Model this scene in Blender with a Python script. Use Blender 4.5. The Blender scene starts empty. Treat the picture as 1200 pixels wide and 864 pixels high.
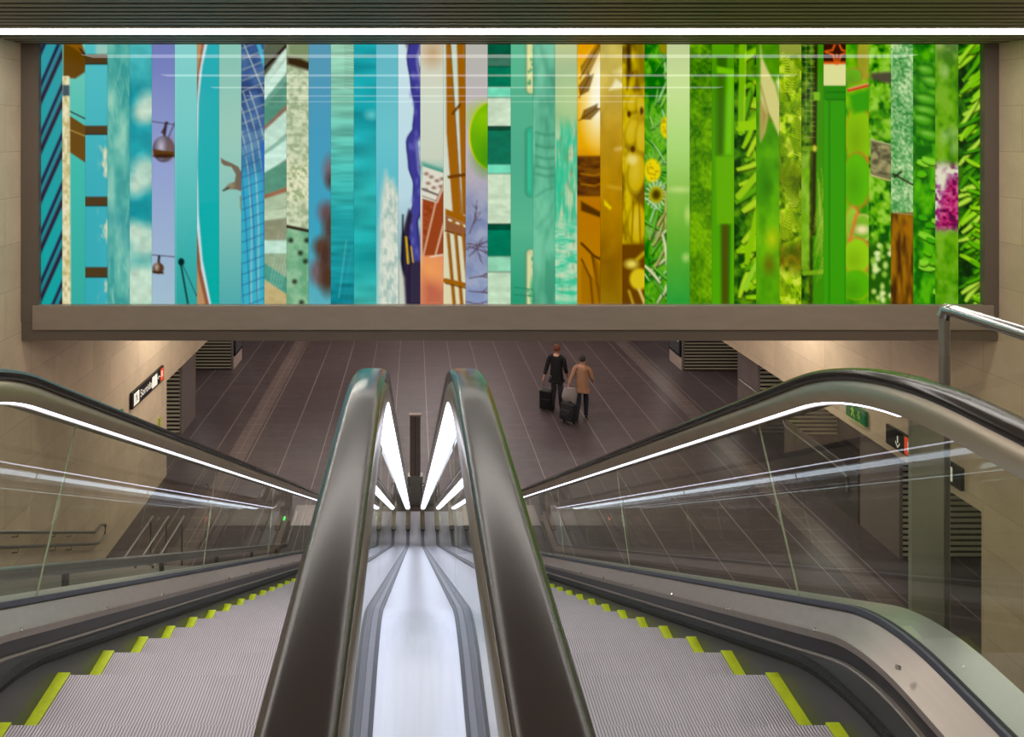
import bpy, bmesh, math, random
import numpy as np
from mathutils import Vector, Matrix
random.seed(7)
rng = np.random.default_rng(11)
S = bpy.context.scene
COL = S.collection
PI = math.pi

# ------------------------------------------------------------------ frame of reference
# y runs away from the photographer, z is height above the lower hall floor, x to the right.
EYE = 7.7            # eye height above lower hall floor
LAND = EYE - 1.70    # upper landing floor
TAN = math.tan(math.radians(30))
WL, WR = -5.67, 8.41  # side walls
YB = 9.86            # plane of the mural
CEIL = EYE + 1.36

# ------------------------------------------------------------------ materials
def s2l(c):
    return tuple(((v/255)/12.92 if v/255 <= .04045 else ((v/255+.055)/1.055)**2.4) for v in c)

def base_mat(name, col=(128,128,128), rough=.5, metal=0., spec=.5, coat=0.):
    m = bpy.data.materials.new(name); m.use_nodes = True
    b = m.node_tree.nodes['Principled BSDF']
    b.inputs['Base Color'].default_value = (*s2l(col), 1)
    b.inputs['Roughness'].default_value = rough
    b.inputs['Metallic'].default_value = metal
    b.inputs['Specular IOR Level'].default_value = spec
    b.inputs['Coat Weight'].default_value = coat
    return m

def noisy(m, scale=6., amt=.12, rough_amt=0., stretch=(1,1,1), bump=0.):
    nt = m.node_tree; N, L = nt.nodes, nt.links
    b = N['Principled BSDF']
    tc = N.new('ShaderNodeTexCoord'); mp = N.new('ShaderNodeMapping')
    mp.inputs['Scale'].default_value = stretch
    n = N.new('ShaderNodeTexNoise'); n.inputs['Scale'].default_value = scale
    n.inputs['Detail'].default_value = 5
    L.new(tc.outputs['Object'], mp.inputs['Vector']); L.new(mp.outputs['Vector'], n.inputs['Vector'])
    c = b.inputs['Base Color'].default_value[:]
    r = N.new('ShaderNodeValToRGB')
    r.color_ramp.elements[0].position = .3; r.color_ramp.elements[1].position = .7
    r.color_ramp.elements[0].color = (*[v*(1-amt) for v in c[:3]], 1)
    r.color_ramp.elements[1].color = (*[min(1, v*(1+amt)) for v in c[:3]], 1)
    L.new(n.outputs['Fac'], r.inputs['Fac']); L.new(r.outputs['Color'], b.inputs['Base Color'])
    if rough_amt:
        mr = N.new('ShaderNodeMapRange')
        ro = b.inputs['Roughness'].default_value
        mr.inputs['To Min'].default_value = max(.02, ro-rough_amt); mr.inputs['To Max'].default_value = ro+rough_amt
        L.new(n.outputs['Fac'], mr.inputs['Value']); L.new(mr.outputs['Result'], b.inputs['Roughness'])
    if bump:
        bu = N.new('ShaderNodeBump'); bu.inputs['Strength'].default_value = bump; bu.inputs['Distance'].default_value = .01
        L.new(n.outputs['Fac'], bu.inputs['Height']); L.new(bu.outputs['Normal'], b.inputs['Normal'])
    return m

def emit_mat(name, col, strength):
    m = bpy.data.materials.new(name); m.use_nodes = True
    b = m.node_tree.nodes['Principled BSDF']
    b.inputs['Base Color'].default_value = (.8,.8,.8,1) if strength > 1 else (*s2l(col),1)
    b.inputs['Emission Color'].default_value = (*s2l(col),1)
    b.inputs['Emission Strength'].default_value = strength
    return m

def brick_mat(name, col, joint, bw, bh, mortar, axes, offset=.5, rough=.5, noise=.12, nscale=3., loc=(0,0,0), spec=.5, rnd=.06):
    """stone tiles; axes picks which object axes run along the rows and up the rows"""
    m = base_mat(name, col, rough, spec=spec); nt = m.node_tree; N, L = nt.nodes, nt.links
    b = N['Principled BSDF']
    tc = N.new('ShaderNodeTexCoord'); sp = N.new('ShaderNodeSeparateXYZ'); cb = N.new('ShaderNodeCombineXYZ')
    mp = N.new('ShaderNodeMapping'); mp.inputs['Location'].default_value = loc
    L.new(tc.outputs['Object'], sp.inputs[0])
    L.new(sp.outputs[axes[0]], cb.inputs[0]); L.new(sp.outputs[axes[1]], cb.inputs[1])
    L.new(cb.outputs[0], mp.inputs['Vector'])
    br = N.new('ShaderNodeTexBrick'); br.offset = offset; br.squash = 1
    br.inputs['Scale'].default_value = 1
    br.inputs['Brick Width'].default_value = bw; br.inputs['Row Height'].default_value = bh
    br.inputs['Mortar Size'].default_value = mortar; br.inputs['Mortar Smooth'].default_value = .2
    c = s2l(col)
    br.inputs['Color1'].default_value = (*[v*(1-rnd) for v in c],1)
    br.inputs['Color2'].default_value = (*[v*(1+rnd) for v in c],1)
    br.inputs['Mortar'].default_value = (*s2l(joint),1)
    L.new(mp.outputs[0], br.inputs['Vector'])
    n = N.new('ShaderNodeTexNoise'); n.inputs['Scale'].default_value = nscale; n.inputs['Detail'].default_value = 8
    n.inputs['Roughness'].default_value = .65
    L.new(tc.outputs['Object'], n.inputs['Vector'])
    mr = N.new('ShaderNodeMapRange'); mr.inputs['From Min'].default_value = .3; mr.inputs['From Max'].default_value = .7
    mr.inputs['To Min'].default_value = 1-noise; mr.inputs['To Max'].default_value = 1+noise
    L.new(n.outputs['Fac'], mr.inputs['Value'])
    vm = N.new('ShaderNodeVectorMath'); vm.operation = 'SCALE'
    L.new(br.outputs['Color'], vm.inputs[0]); L.new(mr.outputs[0], vm.inputs['Scale'])
    L.new(vm.outputs[0], b.inputs['Base Color'])
    return m

def glass_mat(name, tint=(235,245,240), ior=1.6, rough=.0, gain=1.0, bend=0.):
    m = bpy.data.materials.new(name); m.use_nodes = True
    nt = m.node_tree; N, L = nt.nodes, nt.links
    N.remove(N['Principled BSDF']); out = N['Material Output']
    tr = N.new('ShaderNodeBsdfTransparent'); tr.inputs['Color'].default_value = (*s2l(tint),1)
    gl = N.new('ShaderNodeBsdfGlossy'); gl.inputs['Roughness'].default_value = rough
    gl.inputs['Color'].default_value = (1,1,1,1)
    fr = N.new('ShaderNodeFresnel'); fr.inputs['IOR'].default_value = ior
    ge = N.new('ShaderNodeNewGeometry')
    inv = N.new('ShaderNodeMath'); inv.operation = 'SUBTRACT'; inv.inputs[0].default_value = 1
    L.new(ge.outputs['Backfacing'], inv.inputs[1])
    mu = N.new('ShaderNodeMath'); mu.operation = 'MULTIPLY'; mu.use_clamp = True
    L.new(fr.outputs[0], mu.inputs[0]); L.new(inv.outputs[0], mu.inputs[1])
    mg = N.new('ShaderNodeMath'); mg.operation = 'MULTIPLY'; mg.use_clamp = True; mg.inputs[1].default_value = gain
    L.new(mu.outputs[0], mg.inputs[0])
    mx = N.new('ShaderNodeMixShader')
    L.new(mg.outputs[0], mx.inputs[0]); L.new(tr.outputs[0], mx.inputs[1]); L.new(gl.outputs[0], mx.inputs[2])
    L.new(mx.outputs[0], out.inputs['Surface'])
    if bend:
        tc = N.new('ShaderNodeTexCoord'); n = N.new('ShaderNodeTexNoise'); n.inputs['Scale'].default_value = 1.6
        bu = N.new('ShaderNodeBump'); bu.inputs['Strength'].default_value = bend; bu.inputs['Distance'].default_value = .02
        L.new(tc.outputs['Object'], n.inputs['Vector']); L.new(n.outputs['Fac'], bu.inputs['Height'])
        L.new(bu.outputs['Normal'], gl.inputs['Normal'])
    return m

M = {}
M['wall_l'] = brick_mat('beige_stone', (206,184,156), (178,156,132), 1.30, .65, .005, ('Y','Z'), .5, .45, .10, 2.2, (.3,.29,0))
M['wall_x'] = brick_mat('beige_stone_cross', (206,184,156), (178,156,132), 1.30, .65, .005, ('X','Z'), .5, .45, .10, 2.2, (0,.29,0))
M['header'] = noisy(base_mat('beige_render', (186,162,136), .6), 2.5, .06)
M['floor'] = brick_mat('dark_porcelain', (78,67,69), (102,90,88), .87, .41, .006, ('X','Y'), 0, .36, .20, 4., (.54,.1,0), rnd=.08)
def long_joints(m, pitch, off, w, col):
    nt = m.node_tree; N, L = nt.nodes, nt.links; b = N['Principled BSDF']
    src = b.inputs['Base Color'].links[0].from_socket
    tc = N.new('ShaderNodeTexCoord'); sp = N.new('ShaderNodeSeparateXYZ'); L.new(tc.outputs['Object'], sp.inputs[0])
    a = N.new('ShaderNodeMath'); a.operation = 'ADD'; a.inputs[1].default_value = off; L.new(sp.outputs['X'], a.inputs[0])
    wr = N.new('ShaderNodeMath'); wr.operation = 'WRAP'; wr.inputs[1].default_value = 0; wr.inputs[2].default_value = pitch; L.new(a.outputs[0], wr.inputs[0])
    lt = N.new('ShaderNodeMath'); lt.operation = 'LESS_THAN'; lt.inputs[1].default_value = w; L.new(wr.outputs[0], lt.inputs[0])
    mx = N.new('ShaderNodeMix'); mx.data_type = 'RGBA'; L.new(lt.outputs[0], mx.inputs[0]); L.new(src, mx.inputs[6]); mx.inputs[7].default_value = (*s2l(col),1)
    L.new(mx.outputs[2], b.inputs['Base Color'])
long_joints(M['floor'], .87, .54, .016, (150,136,130))
M['floor_band'] = brick_mat('brown_porcelain', (104,90,87), (150,136,130), .43, .41, .006, ('X','Y'), 0, .36, .12, 5., (.0,.1,0))
M['landing'] = brick_mat('grey_porcelain', (110,104,100), (80,76,74), .8, .4, .006, ('X','Y'), 0, .4, .12, 4.)
M['slat'] = base_mat('slat_metal', (132,124,106), .6, .0)
M['black'] = base_mat('matt_black', (14,14,14), .6)
M['gap_shade'] = base_mat('gap_shade_black', (10,10,9), .9)
M['frame'] = noisy(base_mat('mural_frame_metal', (150,138,126), .42, .3), 9, .05, stretch=(.3,1,1))
M['frame_dark'] = base_mat('mural_surround_metal', (112,101,92), .45, .3)
M['rubber'] = base_mat('handrail_rubber', (40,33,30), .21, 0, .5, .0)
M['profile'] = noisy(base_mat('handrail_profile_metal', (158,146,130), .30, .75), 30, .05, stretch=(1,.1,1))
M['deck'] = noisy(base_mat('brushed_deck_metal', (160,150,142), .36, .75), 40, .05, stretch=(1,.08,1))
M['skirt'] = base_mat('skirt_metal', (92,92,92), .35, .7)
M['fascia'] = base_mat('black_fascia', (20,20,22), .3)
M['brush'] = noisy(base_mat('brush_bristle', (12,12,16), .8), 90, .6, bump=.6)
M['median'] = noisy(base_mat('median_steel', (186,190,204), .34, .5), 60, .04, stretch=(1,.05,1))
M['median_strip'] = base_mat('median_seal', (74,76,88), .45, .2)
M['shoe'] = base_mat('glass_shoe_metal', (112,114,128), .4, .3)
M['cladding'] = noisy(base_mat('cladding_steel', (150,150,146), .42, .6), 20, .05)
M['outer_deck'] = base_mat('outer_deck_steel', (166,166,164), .34, .5)
M['infill'] = noisy(base_mat('infill_metal', (158,152,136), .35, .4), 5, .25, stretch=(1,1,.4))
M['chrome'] = base_mat('polished_steel', (190,188,184), .18, 1.)
M['steel'] = noisy(base_mat('satin_steel', (150,146,140), .32, .85), 20, .06)
M['glass'] = glass_mat('balustrade_glass', (241,245,241), 1.62)
M['guard_glass'] = glass_mat('guard_glass', (250,252,247), 1.6)
M['gedge'] = base_mat('glass_edge', (170,172,146), .3)
M['led'] = emit_mat('led_diffuser', (226,232,255), 4.5)
M['ceil_led'] = emit_mat('ceiling_diffuser', (255,249,242), 10.0)
M['hall_led'] = emit_mat('hall_diffuser', (255,244,240), 48.0)
M['yellow'] = noisy(base_mat('step_yellow', (176,192,16), .5), 30, .1)
M['louver'] = base_mat('louver_metal', (176,166,142), .5, .1)
M['pillar'] = noisy(base_mat('pillar_cladding', (118,106,102), .5), 3, .06)
M['pillar_base'] = base_mat('pillar_plinth', (170,152,142), .5)
M['stair'] = noisy(base_mat('stair_stone', (70,64,62), .5), 8, .2)
M['sign_black'] = base_mat('sign_black', (22,20,22), .4)
M['sign_white'] = emit_mat('sign_white', (230,226,214), .45)
M['sign_red'] = emit_mat('sign_red', (226,76,40), .45)
M['sign_green'] = emit_mat('sign_green', (20,92,54), .30)
M['sign_lemon'] = emit_mat('sign_lemon', (190,200,60), .30)
M['pink'] = base_mat('poster_paper', (70,74,78), .3)
M['red_led'] = emit_mat('red_lamp', (255,20,20), 3.)
M['green_led'] = emit_mat('green_lamp', (30,255,90), 3.)

def tread_mat():
    m = base_mat('step_tread_aluminium', (168,160,166), .45, .2); nt = m.node_tree; N, L = nt.nodes, nt.links
    b = N['Principled BSDF']
    tc = N.new('ShaderNodeTexCoord'); w = N.new('ShaderNodeTexWave')
    w.bands_direction = 'X'; w.inputs['Scale'].default_value = 32.; w.inputs['Distortion'].default_value = 0
    L.new(tc.outputs['Object'], w.inputs['Vector'])
    n = N.new('ShaderNodeTexNoise'); n.inputs['Scale'].default_value = 3.5; n.inputs['Detail'].default_value = 4
    L.new(tc.outputs['Object'], n.inputs['Vector'])
    r = N.new('ShaderNodeValToRGB')
    r.color_ramp.elements[0].color = (*s2l((112,106,114)),1); r.color_ramp.elements[1].color = (*s2l((176,168,178)),1)
    L.new(w.outputs['Fac'], r.inputs['Fac'])
    mr = N.new('ShaderNodeMapRange'); mr.inputs['To Min'].default_value = .85; mr.inputs['To Max'].default_value = 1.15
    L.new(n.outputs['Fac'], mr.inputs['Value'])
    vm = N.new('ShaderNodeVectorMath'); vm.operation = 'SCALE'
    L.new(r.outputs['Color'], vm.inputs[0]); L.new(mr.outputs[0], vm.inputs['Scale'])
    L.new(vm.outputs[0], b.inputs['Base Color'])
    bu = N.new('ShaderNodeBump'); bu.inputs['Strength'].default_value = .5; bu.inputs['Distance'].default_value = .004
    L.new(w.outputs['Fac'], bu.inputs['Height']); L.new(bu.outputs['Normal'], b.inputs['Normal'])
    return m
M['tread'] = tread_mat()

# ------------------------------------------------------------------ object helpers
def tag(o, label=None, cat=None, group=None, kind=None):
    if label: o['label'] = label
    if cat: o['category'] = cat
    if group: o['group'] = group
    if kind: o['kind'] = kind
    return o

def empty(name, loc=(0,0,0), rz=0):
    o = bpy.data.objects.new(name, None); COL.objects.link(o)
    o.location = loc; o.rotation_euler = (0,0,rz); o.empty_display_size = .2
    return o

class MB:
    def __init__(s): s.v = []; s.f = []
    def add(s, v, f):
        n = len(s.v); s.v += [tuple(p) for p in v]; s.f += [tuple(i+n for i in q) for q in f]; return s
    def box(s, x0,x1,y0,y1,z0,z1):
        v = [(x0,y0,z0),(x1,y0,z0),(x1,y1,z0),(x0,y1,z0),(x0,y0,z1),(x1,y0,z1),(x1,y1,z1),(x0,y1,z1)]
        return s.add(v, [(0,3,2,1),(4,5,6,7),(0,1,5,4),(1,2,6,5),(2,3,7,6),(3,0,4,7)])
    def tube(s, pts, r, n=10, cap=True):
        pts = [Vector(p) for p in pts]; rings = []
        up = Vector((0,0,1))
        for i,p in enumerate(pts):
            d = ((pts[min(i+1,len(pts)-1)]-pts[max(i-1,0)])).normalized()
            a = d.cross(up)
            if a.length < 1e-3: a = d.cross(Vector((1,0,0)))
            a.normalize(); b = a.cross(d).normalized()
            rr = r[i] if isinstance(r,(list,tuple)) else r
            rings.append([p + a*math.cos(2*PI*k/n)*rr + b*math.sin(2*PI*k/n)*rr for k in range(n)])
        v = [q for R in rings for q in R]; f = []
        for i in range(len(rings)-1):
            for k in range(n):
                f.append((i*n+k, i*n+(k+1)%n, (i+1)*n+(k+1)%n, (i+1)*n+k))
        if cap:
            f.append(tuple(range(n))[::-1]); f.append(tuple((len(rings)-1)*n+k for k in range(n)))
        return s.add(v, f)
    def loft(s, sections, closed=True, cap=True):
        n = len(sections[0]); v = [q for R in sections for q in R]; f = []
        for i in range(len(sections)-1):
            for k in range(n if closed else n-1):
                f.append((i*n+k, i*n+(k+1)%n, (i+1)*n+(k+1)%n, (i+1)*n+k))
        if cap and closed:
            f.append(tuple(range(n))[::-1]); f.append(tuple((len(sections)-1)*n+k for k in range(n)))
        return s.add(v, f)
    def prism(s, poly, axis, a, b):
        """polygon (2D) pushed along an axis from a to b"""
        def P(p, t):
            return {'x':(t,p[0],p[1]), 'y':(p[0],t,p[1]), 'z':(p[0],p[1],t)}[axis]
        n = len(poly)
        v = [P(p,a) for p in poly]+[P(p,b) for p in poly]
        f = [tuple(range(n))[::-1], tuple(range(n,2*n))]+[(i,(i+1)%n,n+(i+1)%n,n+i) for i in range(n)]
        return s.add(v,f)
    def build(s, name, mat, parent=None, smooth=False, bevel=0):
        me = bpy.data.meshes.new(name); me.from_pydata(s.v, [], s.f); me.update()
        bm = bmesh.new(); bm.from_mesh(me)
        bmesh.ops.recalc_face_normals(bm, faces=bm.faces[:])
        if bevel:
            bmesh.ops.bevel(bm, geom=[e for e in bm.edges if len(e.link_faces)==2 and e.calc_face_angle(0) > .5],
                            offset=bevel, segments=2, affect='EDGES', profile=.5)
        bm.to_mesh(me); bm.free()
        me.materials.append(mat)
        if smooth:
            me.polygons.foreach_set('use_smooth', [True]*len(me.polygons))
            me.set_sharp_from_angle(angle=math.radians(40))
        o = bpy.data.objects.new(name, me); COL.objects.link(o)
        if parent:
            o.parent = parent
            if parent.type == 'EMPTY' or True:
                # geometry was given in world space: store it relative to the thing
                mw = world(parent).inverted()
                me.transform(mw)
        return o

def world(o):
    m = Matrix.LocRotScale(o.location, o.rotation_euler, o.scale)
    return (world(o.parent) @ m) if o.parent else m

def struct(name, mb, mat, **k):
    return tag(mb.build(name, mat, **k), kind='structure')

# ------------------------------------------------------------------ escalator run curve
HR_TOP, HR_K = .655, -.557           # handrail below the eye on the flat / incline constant
HR_BOT = 1*(EYE - .96)              # below the eye on the lower flat
def run_curve(top=HR_TOP, k=HR_K, bot=HR_BOT, R=1.5, y0=-.2, y1=13.25, n=14, Rb=None):
    """points (y, z, ny, nz) of the line flat - 30 degree descent - flat, n is the upward normal"""
    Rb = Rb or R
    th = math.radians(30)
    ya = (top-k)/TAN; yb = (bot-k)/TAN
    T = R*math.tan(th/2); Tb = Rb*math.tan(th/2)
    pts = []
    yy = y0
    while yy < ya-T-1e-6:
        pts.append((yy, EYE-top, 0., 1.)); yy += .25
    for i in range(n+1):
        a = th*i/n
        pts.append((ya-T+R*math.sin(a), EYE-top-R*(1-math.cos(a)), math.sin(a), math.cos(a)))
    ys, ye = ya+T*math.cos(th), yb-Tb*math.cos(th)
    m = int((ye-ys)/.325)
    for i in range(1, m):
        y = ys+(ye-ys)*i/m
        pts.append((y, EYE-(k+TAN*y), math.sin(th), math.cos(th)))
    for i in range(n+1):
        a = th*(1-i/n)
        pts.append((yb+Tb-Rb*math.sin(a), EYE-bot+Rb*(1-math.cos(a)), math.sin(a), math.cos(a)))
    yy = yb+Tb+.2
    while yy < y1:
        pts.append((yy, EYE-bot, 0., 1.)); yy += .2
    pts.append((y1, EYE-bot, 0., 1.))
    return pts

RAD = .34
def with_newels(pts, r=RAD, n=14):
    y0,z0 = pts[0][:2]; y1,z1 = pts[-1][:2]
    a = [(y0+.35, z0-2*r, 0,-1)] + [(y0-r*math.sin(t), z0-r+r*math.cos(t), -math.sin(t), math.cos(t)) for t in [PI*(1-i/n) for i in range(n)]]
    b = [(y1+r*math.sin(t), z1-r+r*math.cos(t), math.sin(t), math.cos(t)) for t in [PI*i/n for i in range(1,n+1)]] + [(y1-.35, z1-2*r, 0,-1)]
    return a+pts+b

def sweep(mb, pts, x0, prof, sx=1):
    """prof: closed list of (dx, dn) swept along pts at x0"""
    secs = [[(x0+sx*dx, p[0]+p[2]*dn, p[1]+p[3]*dn) for dx,dn in prof] for p in pts]
    return mb.loft(secs)

HRP = with_newels(run_curve())
RUN = run_curve()
def deck_run():
    d = run_curve(1.40, .243, EYE-.96+.72, .8, -.55, 13.62)
    return [(p[0]+p[2]*.693, p[1]+p[3]*.693, p[2], p[3]) for p in d]
RAIL_PROF = [(-.030,-.034),(-.040,-.032),(-.046,-.024),(-.047,-.012),(-.041,-.004),(-.028,0),(0,.001),
             (.028,0),(.041,-.004),(.047,-.012),(.046,-.024),(.040,-.032),(.030,-.034),(.030,-.022),(-.030,-.022)]
PROFILE = [(-.030,-.018),(.030,-.018),(.032,-.036),(.042,-.046),(.048,-.066),(.049,-.102),(.010,-.104),(-.010,-.104),(-.049,-.102),(-.048,-.066),(-.042,-.046),(-.032,-.036)]
GLASS_P0, GLASS_P1 = -.095, -.80
JOINTS = [.87, 2.82, 4.77, 6.72, 8.67, 10.62, 12.57]

def interp(pts, y):
    for a,b in zip(pts, pts[1:]):
        if a[0] <= y <= b[0]:
            t = (y-a[0])/(b[0]-a[0])
            q = [a[i]*(1-t)+b[i]*t for i in range(4)]
            l = math.hypot(q[2],q[3]); q[2]/=l; q[3]/=l
            return tuple(q)

def balustrade(root, X, inner, other):
    """X: plane of the glass; inner=+1 if the steps lie towards +x. other: 'outer' or 'median'"""
    m = MB(); sweep(m, HRP, X, RAIL_PROF); m.build('handrail', M['rubber'], root, smooth=True)
    m = MB(); sweep(m, HRP, X, PROFILE); m.build('handrail_profile', M['profile'], root, smooth=True)
    led = [p for p in RUN if p[0] > 1.9 and p[0] < 12.9]
    for s in (-1, 1):
        if other == 'outer' and s != inner: continue
        lp_ = [(.036,-.100),(.047,-.100),(.047,-.107),(.036,-.107)] if s == inner else [(.012,-.100),(.047,-.100),(.045,-.106),(.026,-.127),(.012,-.127)]
        if s != inner:
            m = MB(); sweep(m, led, X, [(.0075,-.10),(.0105,-.10),(.0105,-.130),(.0075,-.130)], inner); m.build('light_shield', M['profile'], root, smooth=True)
        else:
            m = MB(); sweep(m, led, X, [(.029,-.10),(.034,-.10),(.034,-.111),(.029,-.111)], s); m.build('light_shield', M['profile'], root, smooth=True)
        m = MB(); sweep(m, led, X, lp_, s)
        m.build('light_strip', M['led'], root, smooth=True)
    # glass panes
    edges = [None]+JOINTS+[None]
    g = .002
    for a,b in zip(edges, edges[1:]):
        ya = RUN[0][0] if a is None else a+g
        yb = RUN[-1][0] if b is None else b-g
        seg = [interp(RUN, ya)]+[p for p in RUN if ya < p[0] < yb]+[interp(RUN, yb)]
        top = [(p[0]+p[2]*GLASS_P0, p[1]+p[3]*GLASS_P0) for p in seg]
        bot = [(p[0]+p[2]*GLASS_P1, p[1]+p[3]*GLASS_P1) for p in seg]
        r = RAD-.09
        m = MB()
        t = .006
        secs = [[(X-t,)+b_, (X+t,)+b_, (X+t,)+t_, (X-t,)+t_] for b_,t_ in zip(bot,top)]
        if a is None or b is None:
            p = seg[0] if a is None else seg[-1]; sg = -1 if a is None else 1
            arc = [(p[0]+sg*r*math.sin(q), p[1]-RAD+r*math.cos(q)) for q in [PI*i/12 for i in range(1,12)]]
            ext = [[(X-t,y,p[1]+GLASS_P1),(X+t,y,p[1]+GLASS_P1),(X+t,y,z),(X-t,y,z)] for y,z in arc if z > p[1]-RAD-.0]
            yy = p[0]+sg*r
            ext.append([(X-t,yy,p[1]+GLASS_P1),(X+t,yy,p[1]+GLASS_P1),(X+t,yy,p[1]-RAD),(X-t,yy,p[1]-RAD)])
            secs = secs+ext if sg > 0 else ext[::-1]+secs
        m.loft(secs)
        m.build('glass_panel', M['glass'], root)
    for j in JOINTS:
        p = interp(RUN, j)
        m = MB(); secs = []
        ty, tz = p[3], -p[2]
        for dn in (GLASS_P0, GLASS_P1+.0):
            cy, cz = p[0]+p[2]*dn, p[1]+p[3]*dn
            secs.append([(X-.003,cy-ty*g,cz-tz*g),(X+.003,cy-ty*g,cz-tz*g),(X+.003,cy+ty*g,cz+tz*g),(X-.003,cy+ty*g,cz+tz*g)])
        m.loft(secs); m.build('joint_seal', M['gedge'], root)
    # deck on the step side
    s = inner
    ext = deck_run()
    m = MB(); sweep(m, ext, X, [(.007,-.694),(.012,-.700),(.088,-.752),(.096,-.760),(.096,-.780),(.007,-.80)], s)
    d = m.build('inner_deck', M['deck'], root, smooth=True)
    m = MB(); sweep(m, ext, X, [(.02,-.695),(.018,-.683),(.007,-.683),(.007,-.70),(.02,-.70)], s)
    m.build('glass_gasket', M['median_strip'], root)
    if X < -1 or X > 1:
        k = 0
        for y in [1.6+.62*i for i in range(18)]:
            p = interp(RUN, y+.38)
            if not p: continue
            dn = -.758
            c = Vector((X+s*.090, p[0]+p[2]*dn, p[1]+p[3]*dn))
            m = MB(); m.tube([c, c+Vector((s*.008,0,.003))], .006, 8); m.build('screw', M['chrome'], d)
    m = MB(); sweep(m, ext, X, [(.06,-.778),(.092,-.778),(.092,-.822),(.06,-.822)], s)
    m.build('fascia', M['fascia'], root)
    m = MB(); sweep(m, ext, X, [(.06,-.820),(.106,-.820),(.108,-.824),(.106,-.830),(.06,-.830)], s)
    m.build('ledge', M['deck'], root)
    m = MB(); sweep(m, ext, X, [(.07,-.828),(.104,-.828),(.124,-.90),(.128,-1.0),(.128,-1.28),(.07,-1.28)], s)
    m.build('skirt', M['skirt'], root, smooth=True)
    br = run_curve(1.60, .418, EYE-.12, 1.2, -.3, 13.5)
    m = MB(); sweep(m, br, X, [(.100,.012),(.128,.010),(.137,0),(.137,-.014),(.128,-.022),(.100,-.022)], s)
    m.build('skirt_brush', M['brush'], root)
    if other == 'outer':
        m = MB(); sweep(m, ext, X, [(-.007,-.684),(-.130,-.684),(-.136,-.690),(-.136,-.715),(-.007,-.715)], s)
        m.build('outer_deck', M['outer_deck'], root, smooth=True)
        m = MB()
        secs = []
        for p in ext:
            zt = p[1]+p[3]*-.71; y = p[0]+p[2]*-.71; zb = max(zt-1.25, .0)
            zb = min(zb, zt-.02)
            xo, xi = X-s*.130, X-s*.06
            secs.append([(xo,y,zb),(xi,y,zb),(xi,y,zt),(xo,y,zt)])
        m.loft(secs); m.build('side_cladding', M['cladding'], root)

# step shape, tread top at z=0, nose at y=0, tread runs back to y=-.36
def step_top(yfar):
    q = .577*yfar+.478
    a, b = 1.70, EYE
    w = .10
    h = w*math.log(math.exp(q/w)+math.exp(a/w)) if q < 4 else q
    if q > 4: h = -w*math.log(math.exp(-q/w)+math.exp(-b/w))
    return EYE-h-.002

def make_step(root, xc, yfar, proto=None):
    z = step_top(yfar); zn = step_top(yfar+.35)
    name = 'step'
    if proto is None:
        m = MB()
        X0, X1 = xc-.5, xc+.5
        poly = [(-.352,0),(0,0),(.004,-.004),(.004,-.02)]
        poly += [(-.0-.02*math.sin(PI*t/8), -.02-.24*t/8) for t in range(1,9)]
        poly += [(-.05,-.26),(-.05,-.03),(-.352,-.03)]
        m.prism([(yfar+a, z+b) for a,b in poly], 'x', X0, X1)
        m.v = [(a-xc,b-yfar,c-z) for a,b,c in m.v]
        o = m.build('step', M['tread']); o.parent = root
        o.location = (xc-root.location.x, yfar-root.location.y, z-root.location.z)
        for s in (-1,1):
            m = MB(); xa, xb = sorted((s*.452, s*.499))
            m.box(xa,xb,-.350,.006,-.012,.004)
            e = MB.build(m,'edge_marking', M['yellow'], None); e.parent = o
        return o
    o = proto.copy(); COL.objects.link(o); o.parent = root
    o.location = (xc-root.location.x, yfar-root.location.y, z-root.location.z)
    for c in proto.children:
        d = c.copy(); COL.objects.link(d); d.parent = o
    return o

GL = [-1.373, -.133, .155, 1.395]
def escalator(xa, xb, label, sides):
    root = empty('escalator', ((xa+xb)/2, 6.5, 0))
    tag(root, label, 'escalator', 'pair of descending escalators')
    balustrade(root, xa, 1, sides[0])
    balustrade(root, xb, -1, sides[1])
    xc = (xa+xb)/2
    xl, mt = (xb-.05, M['green_led']) if xb < 0 else (xb-.05, M['red_led'])
    MB().box(xl-.02,xl+.02,13.30,13.36,EYE-7.452,EYE-7.40).build('signal_lamp', mt, root, bevel=.006)
    proto = None
    y = 2.384-.35*7
    while y < 13.6:
        s = make_step(root, xc, y, proto); proto = proto or s
        y += .35
    # comb plates and truss underside
    m = MB(); m.box(xa+.13,xb-.13,-1.3,y*0-.35,LAND-.01,LAND+.006); m.build('comb_plate', M['steel'], root)
    m = MB(); m.box(xa+.13,xb-.13,13.55,14.3,.0,.012); m.build('comb_plate', M['steel'], root)
    m = MB()
    cur = run_curve(1.70+.33, .478+.36, EYE-.03, 1.0, -.5, 13.5)
    sweep(m, cur, xc, [(-.62,0),(.62,0),(.62,-.03),(-.62,-.03)])
    m.v = [(a,b,max(c,.005)) for a,b,c in m.v]
    m.build('truss_tray', M['black'], root)
    return root
escalator(GL[0], GL[1], 'left descending escalator with grey ribbed steps edged in yellow, beside the stair wall', ('outer','median'))
escalator(GL[2], GL[3], 'right descending escalator with grey ribbed steps edged in yellow, beside the glass guard rail', ('median','outer'))

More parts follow.
